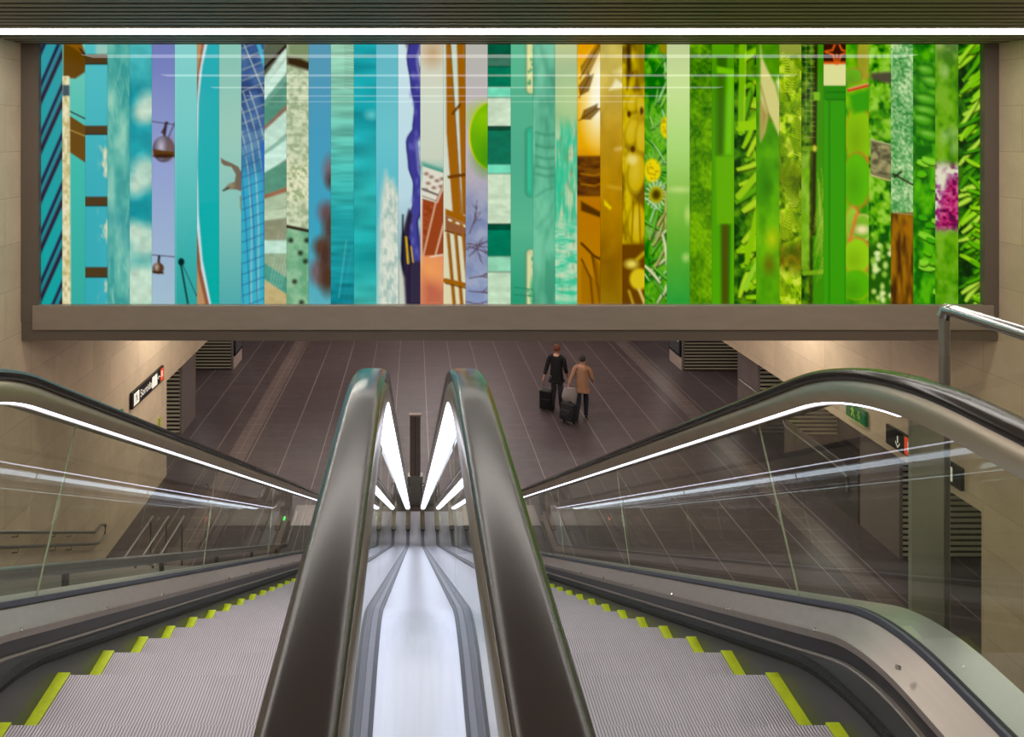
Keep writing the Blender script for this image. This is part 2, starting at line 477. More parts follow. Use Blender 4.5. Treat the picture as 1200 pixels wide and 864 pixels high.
# median cladding between the two inner balustrades
med = empty('median_cladding', (.01, 6.5, 0))
tag(med, 'pale brushed steel cladding strip running down between the two escalators', 'cladding')
ext = deck_run()
m = MB(); sweep(m, ext, .011, [(-.138,-.695),(.138,-.695),(.138,-.72),(-.138,-.72)]); m.build('deck', M['median'], med)
for s in (-1,1):
    m = MB(); sweep(m, ext, .011, [(.110,-.691),(.121,-.691),(.121,-.700),(.110,-.700)], s); m.build('seal_strip', M['median_strip'], med)
    m = MB(); sweep(m, ext, .011, [(.121,-.688),(.1375,-.688),(.1375,-.70),(.121,-.70)], s); m.build('glass_shoe', M['shoe'], med)
m = MB(); m.box(-.20,.22,13.62,13.64,0,EYE-HR_BOT-.72+.0); m.build('end_plate', M['median'], med)

# ------------------------------------------------------------------ the hall shell
YEND = 36.
struct('floor', MB().box(WL-8, WR+8, -8, YEND, -.3, 0), M['floor'])
for n,(a,b) in enumerate([(-4.52,-4.08),(7.55,8.05)]):
    struct('trim_%d'%(n+4), MB().box(a,b,-7,YEND-1,0,.004), M['floor_band'])
ZH = EYE-5.55     # underside of the header over the side bays
ZC = EYE-2.92     # hall ceiling / underside of the mural beam
struct('wall_left', MB().box(WL-.4, WL, -8, 15.6, 0, CEIL+.2).box(WL-.4,WL,15.6,YEND,ZH,CEIL), M['wall_l'])
struct('wall_right', MB().box(WR, WR+.4, -8, 10.13, 0, CEIL+.2).box(WR,WR+.4,10.13,YEND,ZH,CEIL), M['wall_l'])
struct('wall_left_bay', MB().box(WL-2.6, WL-2.4, 14, YEND, 0, ZH+.1), M['pillar'])
struct('wall_right_bay', MB().box(WR+2.6, WR+2.8, 9, YEND, 0, ZH+.1), M['pillar'])
struct('ceiling_left_bay', MB().box(WL-2.6, WL-.401, 14, YEND, ZH+.1, ZH+.2), M['black'])
struct('ceiling_right_bay', MB().box(WR+.401, WR+2.6, 9, YEND, ZH+.1, ZH+.2), M['black'])
struct('wall_far', MB().box(WL-3, WR+3, YEND, YEND+.2, 0, CEIL), M['wall_x'])
struct('wall_back', MB().box(WL-.4, WR+.4, -8.2, -8, 0, CEIL+.2), M['wall_x'])
struct('ceiling_hall', MB().box(WL, WR, YB+.75, YEND, ZC+.02, ZC+.12), M['header'])
# upper landing: slab behind the photographer, its edge under the escalator heads
struct('floor_landing', MB().box(WL, WR, -8, -1.3, LAND-.3, LAND).box(-1.6,1.7,-1.3,.2,LAND-.5,LAND-.35), M['landing'])

# baffle ceiling over the landing and the shaft
mb = MB(); mb.box(WL, WR, -8, YB+.4, CEIL+.010, CEIL+.2)  # black slab close above the slats puts the gap shade into colour
struct('ceiling', mb, M['gap_shade'])

mb = MB(); y = -7.9
while y < YB+.2:
    mb.box(WL+.01, WR-.01, y, y+.12, CEIL, CEIL+.0095)
    y += .225
bf = mb.build('ceiling_baffle', M['slat']); tag(bf, kind='structure')

# linear ceiling lamps
LY = [8.60, 5.16, 1.68, -1.95, -5.4]
lp = None
for i,y in enumerate(LY):
    if lp is None:
        lp = empty('ceiling_light', (1.37, y, CEIL))
        MB().box(WL+.25,WR-.25,y-.24,y+.24,CEIL-.012,CEIL+.0005).build('housing', M['slat'], lp)
        MB().box(WL+.3,WR-.3,y-.21,y+.21,CEIL-.018,CEIL-.012).build('diffuser', M['ceil_led'], lp)
        o = lp
    else:
        o = lp.copy(); COL.objects.link(o); o.location.y = y
        for c in lp.children:
            d = c.copy(); COL.objects.link(d); d.parent = o
    tag(o, ['long white strip lamp across the slatted ceiling just before the mural',
            'long white strip lamp on the slatted ceiling, second line back from the mural',
            'long white strip lamp on the slatted ceiling, third line back from the mural',
            'long white strip lamp on the slatted ceiling, fourth line back from the mural',
            'long white strip lamp on the slatted ceiling, fifth line back from the mural'][i], 'lamp', 'strip lamps across the slatted ceiling')
hl = None
for i,y in enumerate([18.4, 22.2, 26.0, 29.8]):
    if hl is None:
        hl = empty('hall_light', (1.37, y, ZC+.02))
        MB().box(-1.2,4.0,y-.09,y+.09,ZC-.01,ZC+.0199).build('housing', M['slat'], hl)
        MB().box(-1.15,3.95,y-.07,y+.07,ZC-.03,ZC-.01).build('diffuser', M['hall_led'], hl)
        o = hl
    else:
        o = hl.copy(); COL.objects.link(o); o.location.y = y
        for c in hl.children:
            d = c.copy(); COL.objects.link(d); d.parent = o
    tag(o, 'white strip lamp on the hall ceiling, line %s beyond the mural beam'%['one','two','three','four'][i], 'lamp', 'strip lamps on the hall ceiling')

# ------------------------------------------------------------------ mural and its beam
YM = 9.90
struct('wall_bulkhead', MB().box(WL, WR, YM+.03, YB+.75, ZC+.02, CEIL+.2), M['frame_dark'])
mur = empty('mural', (1.40, YB, EYE-2.40))
tag(mur, 'backlit photo mural of forty-two vertical strips from blue through yellow to green', 'mural')
X0 = (47-486)/800*YM; X1 = (1150-486)/800*YM
ZT = EYE+(162-50)/800*YM; ZBt = EYE-(357-162)/800*YM
XF0, XF1 = (46.5-486)/800*YB, (1151-486)/800*YB
MB().box(WL+.005,XF0,YB-.04,YM+.03,ZC+.28,ZT+.3).build('frame_post', M['frame_dark'], mur)
MB().box(XF1,WR-.005,YB-.04,YM+.03,ZC+.28,ZT+.3).build('frame_post', M['frame_dark'], mur)
MB().box(XF0-.07,WR-.10,YB-.07,YM+.02,ZC+.165,EYE-(358.5-162)/800*(YB-.07)).build('sill_box', M['frame'], mur, bevel=.006)
MB().box(WL+.005,WR-.005,YB-.02,YM+.029,ZC,ZC+.30).build('beam_casing', M['frame_dark'], mur)
MB().box(XF0,XF1,YM-.03,YM+.01,ZBt-.03,ZBt+.004).build('sill_trim', M['frame'], mur)

# ---- the pictures on the mural strips, painted into vertex colours (the print itself is flat and backlit)
MW, MH, SP = 1104, 306, 26.262
PIC = np.zeros((MH, MW, 3)); YY, XX = np.mgrid[0:MH, 0:MW].astype(float)
XX += .5; YY += .5
CUR = [0, 40]     # current strip, origin of the drawing coordinates
def srange(i=None):
    i = CUR[0] if i is None else i
    return int(round(i*SP)), int(round((i+1)*SP))
def vnoise(sx, sy, seed=0, octv=3):
    r = np.random.default_rng(seed+100); out = np.zeros((MH, MW)); amp = 1; tot = 0
    for k in range(octv):
        fx, fy = sx/2**k, sy/2**k
        gx, gy = int(MW/fx)+3, int(MH/fy)+3
        g = r.random((gy, gx)); u = XX/fx; v = YY/fy
        iu, iv = u.astype(int), v.astype(int); du, dv = u-iu, v-iv
        du = du*du*(3-2*du); dv = dv*dv*(3-2*dv)
        out += amp*((g[iv,iu]*(1-du)+g[iv,iu+1]*du)*(1-dv)+(g[iv+1,iu]*(1-du)+g[iv+1,iu+1]*du)*dv)
        tot += amp; amp *= .55
    return out/tot
def put(mask, col):
    a,b = srange(); mk = np.clip(mask[:,a:b],0,1)[...,None]
    c = np.asarray(col, float)
    if c.ndim == 3: c = c[:,a:b]
    PIC[:,a:b] = PIC[:,a:b]*(1-mk)+c*mk
def T(p): return (CUR[1]-47+p[0]/2.7, p[1]/2.7-6)
def sdf_poly(pts):
    pts = [T(p) for p in pts]; n = len(pts)
    d = np.full((MH,MW), 1e9); sgn = np.zeros((MH,MW), bool)
    a0,b0 = srange(); x = XX[:,a0:b0]; y = YY[:,a0:b0]
    dd = np.full(x.shape, 1e9); ss = np.zeros(x.shape, bool)
    for i in range(n):
        (ax,ay),(bx,by) = pts[i], pts[(i+1)%n]
        ex,ey = bx-ax, by-ay; wx,wy = x-ax, y-ay
        t = np.clip((wx*ex+wy*ey)/max(ex*ex+ey*ey,1e-9),0,1)
        dd = np.minimum(dd, (wx-ex*t)**2+(wy-ey*t)**2)
        c = ((ay > y) != (by > y)) & (x < (bx-ax)*(y-ay)/((by-ay) if by!=ay else 1e-9)+ax)
        ss ^= c
    r = np.sqrt(dd); r[ss] *= -1; d[:,a0:b0] = r
    return d
def poly(pts, col, soft=.7): put(.5-sdf_poly(pts)/(2*soft), col)
def line(pts, w, col, soft=.6, al=1):
    a0,b0 = srange(); x = XX[:,a0:b0]; y = YY[:,a0:b0]; dd = np.full(x.shape, 1e9)
    q = [T(p) for p in pts]
    for (ax,ay),(bx,by) in zip(q,q[1:]):
        ex,ey = bx-ax, by-ay; t = np.clip(((x-ax)*ex+(y-ay)*ey)/max(ex*ex+ey*ey,1e-9),0,1)
        dd = np.minimum(dd, (x-ax-ex*t)**2+(y-ay-ey*t)**2)
    m = np.zeros((MH,MW)); m[:,a0:b0] = np.clip(.5-(np.sqrt(dd)-w/5.4)/(2*soft),0,1)*al
    put(m, col)
def ell(c, rx, ry, col, soft=.7, al=1, rot=0):
    cx,cy = T(c); rx/=2.7; ry/=2.7; ca,sa = math.cos(rot), math.sin(rot)
    dx,dy = XX-cx, YY-cy; u = (dx*ca+dy*sa)/rx; v = (-dx*sa+dy*ca)/ry
    r = np.sqrt(u*u+v*v)
    put(np.clip(.5-(r-1)*min(rx,ry)/(2*soft),0,1)*al, col)
def grad(stops):
    ys = [p[0]/2.7-6 for p in stops]; v = np.arange(MH)+.5
    c = np.stack([np.interp(v, ys, [s[1][k] for s in stops]) for k in range(3)], -1)
    put(np.ones((MH,MW)), np.repeat(c[:,None,:], MW, 1))
def tex(sx, sy, cols, seed=0, lo=.3, hi=.7, mask=None, octv=3, al=1):
    n = np.clip((vnoise(sx,sy,seed,octv)-lo)/(hi-lo),0,1)
    c = np.stack([np.interp(n, np.linspace(0,1,len(cols)), [q[k] for q in cols]) for k in range(3)], -1)
    put((np.ones((MH,MW)) if mask is None else mask)*al, c)
def mod(sx, sy, amt, seed=0):
    a,b = srange(); n = vnoise(sx,sy,seed)[:,a:b]
    PIC[:,a:b] *= (1+(n-.5)[...,None]*2*amt)
def band(y0, y1, soft=.7):
    y0,y1 = y0/2.7-6, y1/2.7-6
    return np.clip(.5+(YY-y0)/(2*soft),0,1)*np.clip(.5+(y1-YY)/(2*soft),0,1)
def S_(i, o): CUR[0], CUR[1] = i, o
R = random.Random(5)

S_(0,40); grad([(18,(56,160,170)),(840,(30,168,165))])
for k in range(-1,7):
    y0 = 165+k*156
    line([(10,y0+10),(100,y0-205+10)],11,(46,46,78)); line([(10,y0+60),(100,y0-150+10)],13,(52,44,66))
    line([(10,y0+36),(100,y0-176+10)],3,(60,80,110),al=.6)
S_(1,40); grad([(18,(120,205,190)),(400,(70,190,175)),(840,(60,175,165))])
poly([(92,18),(150,18),(165,60),(160,110),(130,130),(92,125)],(104,72,22)); poly([(92,18),(150,18),(165,60),(120,30)],(140,92,30))
line([(145,35),(165,62)],5,(40,40,45)); line([(112,232),(165,258)],4,(50,48,50))
poly([(110,245),(164,280),(164,396),(110,360)],(110,80,34)); line([(110,290),(164,312)],4,(170,140,70))
poly([(90,122),(112,122),(116,845),(90,845)],(226,214,160)); tex(3,6,[(196,180,120),(226,216,170),(236,230,196)],3,mask=np.clip(.5-sdf_poly([(90,122),(111,122),(115,845),(90,845)]),0,1))
poly([(90,150),(112,150),(112,184),(90,184)],(70,90,100))
S_(2,40); grad([(18,(90,195,200)),(450,(66,178,190)),(840,(60,175,185))])
tex(9,22,[(66,178,190),(66,178,190),(170,205,185),(232,226,190)],8,.5,.72,mask=np.clip((XX-(T((198,0))[0]))/6,0,1)*band(330,840,8)); tex(8,8,[(220,215,180)]*2,5,mask=np.clip((XX-T((190,0))[0])/4,0,1)*band(18,60,4),al=.5)
for a,b in [(53,84),(278,306),(502,531),(724,756)]: poly([(160,a),(232,a),(232,b),(160,b)],(84,66,42)); line([(160,b),(232,b)],3,(40,34,30))
S_(3,40); tex(14,34,[(66,160,155),(104,186,172),(150,208,188)],21,.3,.75)
for k in range(46):
    x = R.uniform(228,300); y = R.uniform(20,840); l = R.uniform(20,70)
    line([(x,y),(x+R.uniform(-14,14),y+l)],2.0,(180,226,200),al=.45)
tex(20,20,[(60,150,165),(104,186,172)],5,.35,.6,mask=band(500,700,40),al=.4)
S_(4,40); grad([(18,(84,184,186)),(110,(70,178,182)),(180,(26,150,162)),(400,(40,165,175)),(550,(26,150,160)),(840,(150,200,175))])
for c,rx,ry in [((362,215),36,42),((345,240),30,30),((350,430),44,52),((318,470),26,30),((350,640),50,50),((310,610),30,30),((340,780),60,70),((310,700),40,22)]: ell(c,rx,ry,(206,226,204),7,.85)
ell((330,705),34,18,(60,170,170),6,.6); mod(10,10,.10,4)
S_(5,40); grad([(18,(120,130,190)),(400,(150,165,212)),(840,(168,196,212))])
line([(375,265),(446,275)],2.5,(70,60,80)); line([(418,270),(412,310)],9,(60,44,50)); line([(405,300),(422,268)],6,(66,50,50)); line([(445,270),(425,315)],3,(60,50,60))
ell((410,352),35,42,(92,86,104)); ell((402,345),12,24,(200,196,215),4,.9); ell((430,350),8,22,(140,100,80),4,.8); poly([(376,352),(445,362),(443,378),(378,372)],(96,60,26)); ell((410,374),33,6,(60,36,20))
line([(375,686),(446,692)],2.5,(70,60,80)); line([(396,690),(394,712)],8,(50,44,48)); ell((393,728),18,18,(92,66,50)); ell((388,724),6,10,(220,200,180),2,.8); poly([(374,736),(411,740),(409,746),(376,744)],(66,46,26))
S_(6,40); grad([(18,(140,212,208)),(300,(120,206,202)),(600,(78,186,182)),(840,(56,168,164))])
line([(462,700),(488,845)],6,(30,70,66)); line([(465,705),(530,850)],2.5,(40,80,80)); ell((466,708),10,12,(24,50,52)); line([(448,18),(448,840)],4,(150,220,215),al=.4)
S_(7,230); grad([(18,(56,178,186)),(500,(36,178,178)),(840,(30,176,166))])
poly([(-20,10),(38,10),(20,90),(8,200),(4,400),(8,560),(20,700),(48,845),(-20,845)],(206,228,232)); poly([(-20,10),(28,10),(10,110),(0,240),(-4,420),(2,600),(16,730),(42,845),(-20,845)],(150,96,70)); poly([(-20,10),(20,10),(2,130),(-10,240),(-14,420),(-6,620),(6,740),(30,845),(-20,845)],(190,148,104))
S_(8,230); grad([(18,(142,200,184)),(300,(160,206,190)),(560,(140,200,190)),(840,(88,176,176))])
poly([(78,380),(92,388),(112,396),(134,408),(147,432),(147,486),(128,480),(108,478),(84,483),(100,466),(122,455),(126,432),(112,408),(90,404),(80,396)],(122,108,92)); line([(86,483),(104,474)],5,(60,44,30)); poly([(138,500),(148,500),(148,580),(140,540)],(150,140,90)); ell((112,468),10,8,(150,140,110),2)
S_(9,230); grad([(18,(66,90,142)),(180,(70,98,150)),(330,(80,124,168)),(450,(64,170,200)),(840,(66,184,200))])
tex(18,18,[(44,60,106),(70,106,156),(120,160,180)],14,.3,.75,mask=band(0,400,20),al=.5)
arc = [[(148+o, 175),(175+o,250),(200+o,340),(214+o,450),(222+o,600),(222+o,850)] for o in (-2,)]
for o in (-44,-22,0,22): line([(148+o,170),(172+o,240),(196+o,330),(212+o,440),(220+o,600),(218+o,850)],3,(206,214,210) if o else (196,206,190),al=.8)
for o in (-10,-34,-56): line([(150+o,300),(176+o,400),(190+o,560),(206+o,850)],2.6,(52,90,160),al=.8)
for k in range(26): y = 20+k*34; line([(146,y+14),(222,y-16)],2.6,(50,84,140) if y>280 else (190,200,180),al=.8)
line([(150,18),(222,190)],3,(190,205,190)); line([(196,18),(222,100)],12,(76,180,200))
poly([(204,330),(222,330),(222,850),(216,850),(214,500)],(50,110,190),2)
S_(10,230); grad([(18,(120,124,104)),(840,(150,180,150))])
P = [(-40,60,(96,104,84)),(60,92,(198,226,208)),(92,140,(206,236,220)),(140,166,(108,166,144)),(166,232,(90,150,128)),(232,246,(150,112,96)),(246,318,(196,228,210)),(318,330,(140,190,170)),(330,392,(206,240,224)),(392,470,(94,152,128)),(470,484,(160,110,84)),(484,530,(176,196,164)),(530,560,(196,214,182)),(560,626,(148,150,122)),(626,668,(196,230,212)),(668,722,(150,172,140)),(722,774,(84,158,138)),(774,860,(196,176,124))]
for a,b,c in P:
    s = 60*(1-a/600) if a < 620 else (0 if a<670 else -26)
    poly([(214,a+s+14),(292,a-s+14),(292,b-s+14),(214,b+s+14)],c,1.2)
line([(214,100),(292,20)],9,(50,34,36)); mod(8,4,.08,9)
for k in range(5): line([(232+k*9,790),(262+k*12,620)],1.5,(220,236,220),al=.5)
S_(11,230); tex(5,4,[(160,176,140),(190,204,168),(214,222,190)],31,.3,.7); 
poly([(288,10),(364,10),(364,76),(288,60)],(130,150,110),4); poly([(288,60),(330,66),(364,80),(364,106),(288,84)],(64,50,34),2)
tex(3,3,[(150,170,120),(226,228,190),(244,240,210)],37,.3,.7,mask=band(390,520,10),al=.8)
tex(10,10,[(110,170,130),(150,196,156)],33,.3,.7,mask=band(604,850,1)); line([(288,596),(364,612)],10,(60,56,44))
for c in [(330,680),(312,770),(346,706),(334,836),(300,640),(350,640)]: ell(c,7,7,(46,52,40),2)
S_(12,230); grad([(18,(96,158,184)),(300,(78,160,192)),(600,(70,168,196)),(840,(96,180,192))])
for c,rx,ry,q in [((424,420),20,40,(124,104,112)),((430,452),16,22,(80,54,48)),((408,550),22,30,(118,100,110)),((424,600),22,60,(92,66,56)),((398,660),26,30,(100,70,56)),((394,740),34,44,(120,100,104)),((416,760),24,46,(86,60,44)),((410,690),22,40,(84,58,48))]: ell(c,rx,ry,q,5,.95)
S_(13,230); grad([(18,(156,206,178)),(200,(134,204,180)),(420,(80,190,180)),(560,(48,166,168)),(840,(32,138,150))])
n = vnoise(40,4.5,41,2); PICm = np.clip((n-.5)*2.4,-1,1)
a,b = srange(); PIC[:,a:b] *= (1-.16*PICm[:,a:b,None]); 
for k in range(16): line([(470,22+k*9),(514,28+k*9+R.uniform(-4,6))],2,(90,120,100),al=.5)
line([(452,820),(476,640)],2,(150,220,210),al=.6)
S_(14,420); grad([(18,(40,164,172)),(280,(36,160,168)),(500,(56,186,184)),(700,(36,160,160)),(840,(70,180,172))])
n = vnoise(60,14,43,2); a,b = srange(); PIC[:,a:b] *= (1-.22*np.clip((n[:,a:b,None]-.5)*2,-1,1)); ell((42,244),17,13,(110,205,205),4,.9)
S_(15,420); grad([(18,(108,188,200)),(300,(112,200,208)),(560,(90,190,205)),(840,(120,200,200))])
poly([(88,420),(96,460),(110,446),(128,500),(140,470),(140,850),(64,850),(66,600),(76,480)],(196,212,200),4); tex(3,7,[(170,196,186),(206,218,204),(226,230,214)],45,.3,.7,mask=np.clip(.5-sdf_poly([(92,440),(128,500),(134,850),(66,850),(76,520)])/6,0,1))
S_(16,420); grad([(18,(206,228,232)),(300,(196,226,234)),(500,(190,220,230)),(840,(120,150,150))])
poly([(150,14),(210,14),(210,60),(160,40)],(70,60,80),3)
wv = [(182,14),(172,60),(184,150),(196,220),(190,290),(170,330),(176,400),(192,460),(190,530),(172,580),(176,640),(184,700)]
wv = [(wv[i][0]+(wv[i+1][0]-wv[i][0])*(t*t*(3-2*t)), wv[i][1]+(wv[i+1][1]-wv[i][1])*t) for i in range(len(wv)-1) for t in (0,.2,.4,.6,.8)]+[wv[-1]]
line(wv,38,(50,48,116)); line([(x-2,y) for x,y in wv],26,(68,66,150)); line([(x+15,y+8) for x,y in wv[:36]],7,(136,140,196),1.5)
poly([(136,700),(140,620),(160,540),(172,560),(160,640),(164,710),(208,700),(208,850),(150,850)],(52,44,66),1.5); poly([(208,560),(196,640),(190,700),(208,720)],(84,82,150),2)
line([(152,630),(158,712)],6,(220,180,20)); line([(162,640),(168,712)],6,(30,26,30)); line([(168,660),(174,708)],4,(226,186,30))
for k in range(18): ell((R.uniform(165,200),R.uniform(100,700)),4,9,(120,124,200),1.5,.6)
line([(142,560),(138,700),(146,780)],5,(24,22,24)); poly([(128,700),(146,760),(150,850),(128,850)],(206,210,196),2)
S_(17,420); grad([(18,(214,206,184)),(200,(212,222,204)),(380,(206,214,194)),(420,(150,196,180)),(500,(226,226,210)),(840,(220,150,110))])
ell((236,50),26,34,(190,150,104),8,.7); poly([(204,395),(278,420),(278,436),(204,408)],(70,150,130),3)
poly([(204,406),(278,430),(278,480),(250,520),(204,490)],(226,222,204)); 
for p in [(216,430),(232,440),(250,452),(266,446),(222,460),(240,474),(214,480),(262,470)]: ell(p,7,5,(150,120,110),1.2)
line([(204,478),(250,496)],7,(120,110,104)); line([(204,500),(248,516)],4,(150,140,130))
poly([(204,508),(244,520),(278,440),(278,690),(204,690)],(158,74,40)); line([(246,520),(206,690)],4,(232,196,160)); line([(278,560),(244,690)],4,(236,206,170)); line([(278,450),(250,520)],4,(230,220,200))
tex(3,3,[(150,66,34),(172,88,52)],51,.3,.7,mask=np.clip(.5-sdf_poly([(204,530),(240,530),(206,660)])/2,0,1))
poly([(204,690),(278,684),(278,850),(204,850)],(232,150,100),1); poly([(204,740),(278,800),(278,850),(204,850)],(196,110,84),8); ell((225,735),34,30,(246,168,96),9,.7)
line([(230,692),(276,684)],4,(236,226,200))
S_(18,420); grad([(18,(196,214,196)),(400,(214,222,206)),(840,(226,216,176))])
BR,BD=(164,102,26),(112,64,14)
poly([(278,14),(292,14),(326,560),(300,560),(280,300)],BR); poly([(312,14),(336,14),(352,560),(330,560)],BR); line([(338,14),(353,560)],3,BD); line([(292,14),(328,560)],3,BD)
line([(300,240),(322,212)],8,BD); line([(288,440),(344,432)],10,BD); poly([(276,540),(352,568),(352,592),(276,560)],BR); poly([(276,560),(352,592),(352,632),(276,610)],(150,96,60)); line([(276,610),(352,632)],5,BD); line([(288,575),(350,600)],7,(232,226,196)); line([(300,580),(306,582)],8,BR); line([(324,590),(330,594)],8,BR)
for o in (0,24,48,66): line([(284+o,620),(304+o,850)],9,BR); line([(289+o,620),(309+o,850)],2.5,BD)
line([(276,766),(352,784)],14,BR); line([(276,775),(352,794)],4,BD)
S_(19,420); grad([(18,(186,186,176)),(250,(196,186,190)),(450,(190,180,188)),(560,(150,156,186)),(840,(150,168,204))]); tex(14,14,[(120,132,170),(170,176,196)],57,.3,.7,mask=band(480,850,30),al=.6)
ell((428,310),78,110,(226,214,40),1); ell((430,309),75,106,(110,176,10),1); ell((400,250),40,34,(150,206,20),12,.8); ell((420,380),44,44,(70,150,10),12,.8)
def branch(x,y,a,l,w,d):
    x2,y2 = x+math.cos(a)*l, y+math.sin(a)*l; line([(x,y),(x2,y2)],w,(96,72,84),.5,.9)
    if d: 
        for k in range(3): branch(x+(x2-x)*(.4+.3*k),y+(y2-y)*(.4+.3*k),a+R.uniform(-.9,.9),l*.55,w*.7,d-1)
for (x,y,a) in [(352,690,-.8),(352,760,-.2),(352,620,-1.2),(352,800,.1),(352,660,.3),(420,640,2.8),(420,830,2.9)]: branch(x,y,a,60,3.2,2)
S_(20,420)
for a,b,c in [(0,52,(10,96,70)),(52,92,(70,120,100)),(92,156,(6,124,92)),(156,190,(120,222,186)),(190,280,(206,226,198)),(280,292,(10,80,60)),(292,400,(8,120,92)),(400,430,(120,226,190)),(430,588,(206,226,196)),(588,606,(20,84,64)),(606,690,(8,128,96)),(690,740,(150,214,180)),(740,850,(196,222,192))]: put(band(a,b,1.2),c)
mod(10,6,.10,60); line([(462,404),(462,500)],2,(150,200,170),al=.7); line([(420,560),(492,570)],2,(150,190,170),al=.5)
S_(21,600); grad([(18,(100,190,150)),(400,(84,176,142)),(600,(96,186,148)),(840,(50,158,120))])
for y0,y1,c in [(-20,176,(208,214,150)),(286,500,(60,180,140)),(670,880,(206,210,160))]:
    line([(60,y0+14),(60,y1-14)],32,[v*.6 for v in c],2.5,.6); line([(61,y0+12),(61,y1-12)],25,c,1); line([(56,y0+20),(56,y1-20)],6,[min(255,v*1.15) for v in c],2,.7)
for k in range(16): ell((R.uniform(52,72),R.uniform(20,170) if k<8 else R.uniform(690,840)),3.5,5,(60,150,110),1,.8)
ell((66,800),8,40,(60,180,120),1.5,.8); line([(8,788),(76,796)],2,(40,120,90)); line([(8,812),(76,816)],2,(40,120,90))
S_(22,600); grad([(18,(120,190,160)),(200,(96,176,144)),(500,(110,200,160)),(700,(100,190,150)),(840,(70,150,120))]); tex(12,40,[(70,150,118),(104,186,150),(134,208,172)],63,.3,.7,al=.6)
for k,y in enumerate([300,340,375,405,430]): line([(78,y),(110,y+8),(150,y+4)],6,(60,140,106),2,.7)
line([(78,500),(110,480),(150,470)],6,(70,150,116),2,.6); line([(90,20),(120,120),(150,160)],8,(80,150,124),3,.5); line([(80,600),(120,560),(150,480)],7,(80,160,124),3,.5); line([(90,840),(104,640),(140,560)],6,(80,160,124),3,.4)
S_(23,600); grad([(18,(196,206,150)),(110,(170,196,150)),(200,(176,206,150)),(270,(150,196,140)),(300,(110,200,150)),(840,(120,210,165))])
ell((190,200),34,70,(190,214,150),8,.6); tex(3,26,[(60,196,150),(90,200,156),(190,214,170)],67,.35,.66,mask=band(280,600,14)); tex(12,4,[(70,200,154),(140,216,176),(190,222,184)],68,.3,.7,mask=band(590,850,14))
for k in range(40): ell((R.uniform(150,218),R.uniform(300,820)),2.2,R.uniform(3,16),(150,140,90),.8,.5)
line([(210,18),(216,270)],5,(70,150,110),1.5,.6)
S_(24,600); grad([(18,(232,160,10)),(110,(240,190,50)),(340,(236,170,4)),(430,(190,120,4)),(840,(186,130,14))])
ell((276,200),46,120,(255,246,206),10,1); ell((290,140),30,80,(255,252,230),6,.9)
DB=(92,58,10)
for (x,y,dx,dy) in [(216,130,62,-106),(214,190,34,-70),(214,262,56,-40)]:
    line([(x,y),(x+dx,y+dy)],3,DB,.6); q = math.hypot(dx,dy); ux,uy = dx/q, dy/q
    for k in range(22):
        t=.1+k/24; px,py = x+dx*t, y+dy*t; l = 34*(1-t*.55)
        for sg in (-1,1):
            line([(px,py),(px+(ux*.75-uy*sg*.55)*l, py+(uy*.75+ux*sg*.55)*l)],1.6,DB,.6,.85)
put(band(374,500,1.5),(110,66,6)); tex(14,5,[(84,46,4),(124,78,8)],71,.3,.7,mask=band(378,498,2))
for y in (430,462): line([(220,y),(262,y+6),(292,y-4)],5,(190,130,16),1,.8)
poly([(220,516),(292,556),(292,572),(220,546)],DB,1.5)
line([(222,650),(262,690),(292,704)],8,DB,1); line([(222,700),(250,760),(258,850)],6,DB,1,.8)
for k in range(14): line([(222,720+k*10),(292,800+k*8)],2.5,(120,78,10),.8,.7); line([(252,680),(292,740+k*14)],2,(110,70,8),.8,.5)
S_(25,600); grad([(18,(196,180,90)),(130,(214,190,90)),(300,(190,150,40)),(500,(176,130,20)),(700,(150,104,20)),(840,(150,116,30))])
poly([(310,166),(330,130),(356,150),(362,156)],(255,246,200),2); poly([(325,108),(362,92),(362,126)],(236,224,150),4); poly([(294,512),(316,536),(312,544),(294,528)],(226,206,20),1.5); line([(330,352),(362,348)],6,(230,206,130),3,.8); line([(310,470),(362,480)],6,(214,180,60),3,.7); line([(296,690),(362,610)],14,(176,130,30),6,.5); mod(16,30,.12,73)
S_(26,600); tex(10,18,[(120,92,6),(184,156,16),(214,186,30)],75,.3,.7); poly([(364,14),(376,14),(378,100),(366,166)],(60,44,8),2); poly([(390,14),(434,14),(430,140),(404,150)],(140,120,20),4); line([(424,20),(430,150)],6,(220,206,80),2)
for c,rx,ry,rot in [((386,210),22,34,.3),((414,220),20,40,-.2),((384,300),24,50,.2),((414,320),22,60,0),((398,430),32,70,.1),((400,590),34,70,0)]:
    ell(c,rx,ry,(96,66,4),1.5,.7,rot); ell((c[0]-2,c[1]-3),rx*.88,ry*.92,(206,176,26),2,1,rot); ell((c[0]-6,c[1]-10),rx*.4,ry*.5,(226,200,70),4,.6,rot)
ell((382,385),16,16,(240,220,130),3,.9); line([(386,520),(380,650)],3,(120,90,4),1); line([(404,520),(408,650)],3,(120,90,4),1)
ell((372,242),6,10,(80,50,4),1); ell((412,232),6,12,(80,50,4),1); ell((384,352),8,10,(90,56,4),1)
put(band(652,850,2),(110,70,8)); ell((404,762),30,34,(220,196,40),2); ell((380,715),20,14,(230,210,90),3); line([(404,796),(424,845)],8,(236,214,120),1.5); line([(372,800),(388,850)],7,(200,170,60),1.5); line([(398,700),(420,680)],10,(206,180,40),2)
def foliage(cols, seed, sx=6, sy=8, lo=.3, hi=.7): tex(sx,sy,cols,seed,lo,hi)
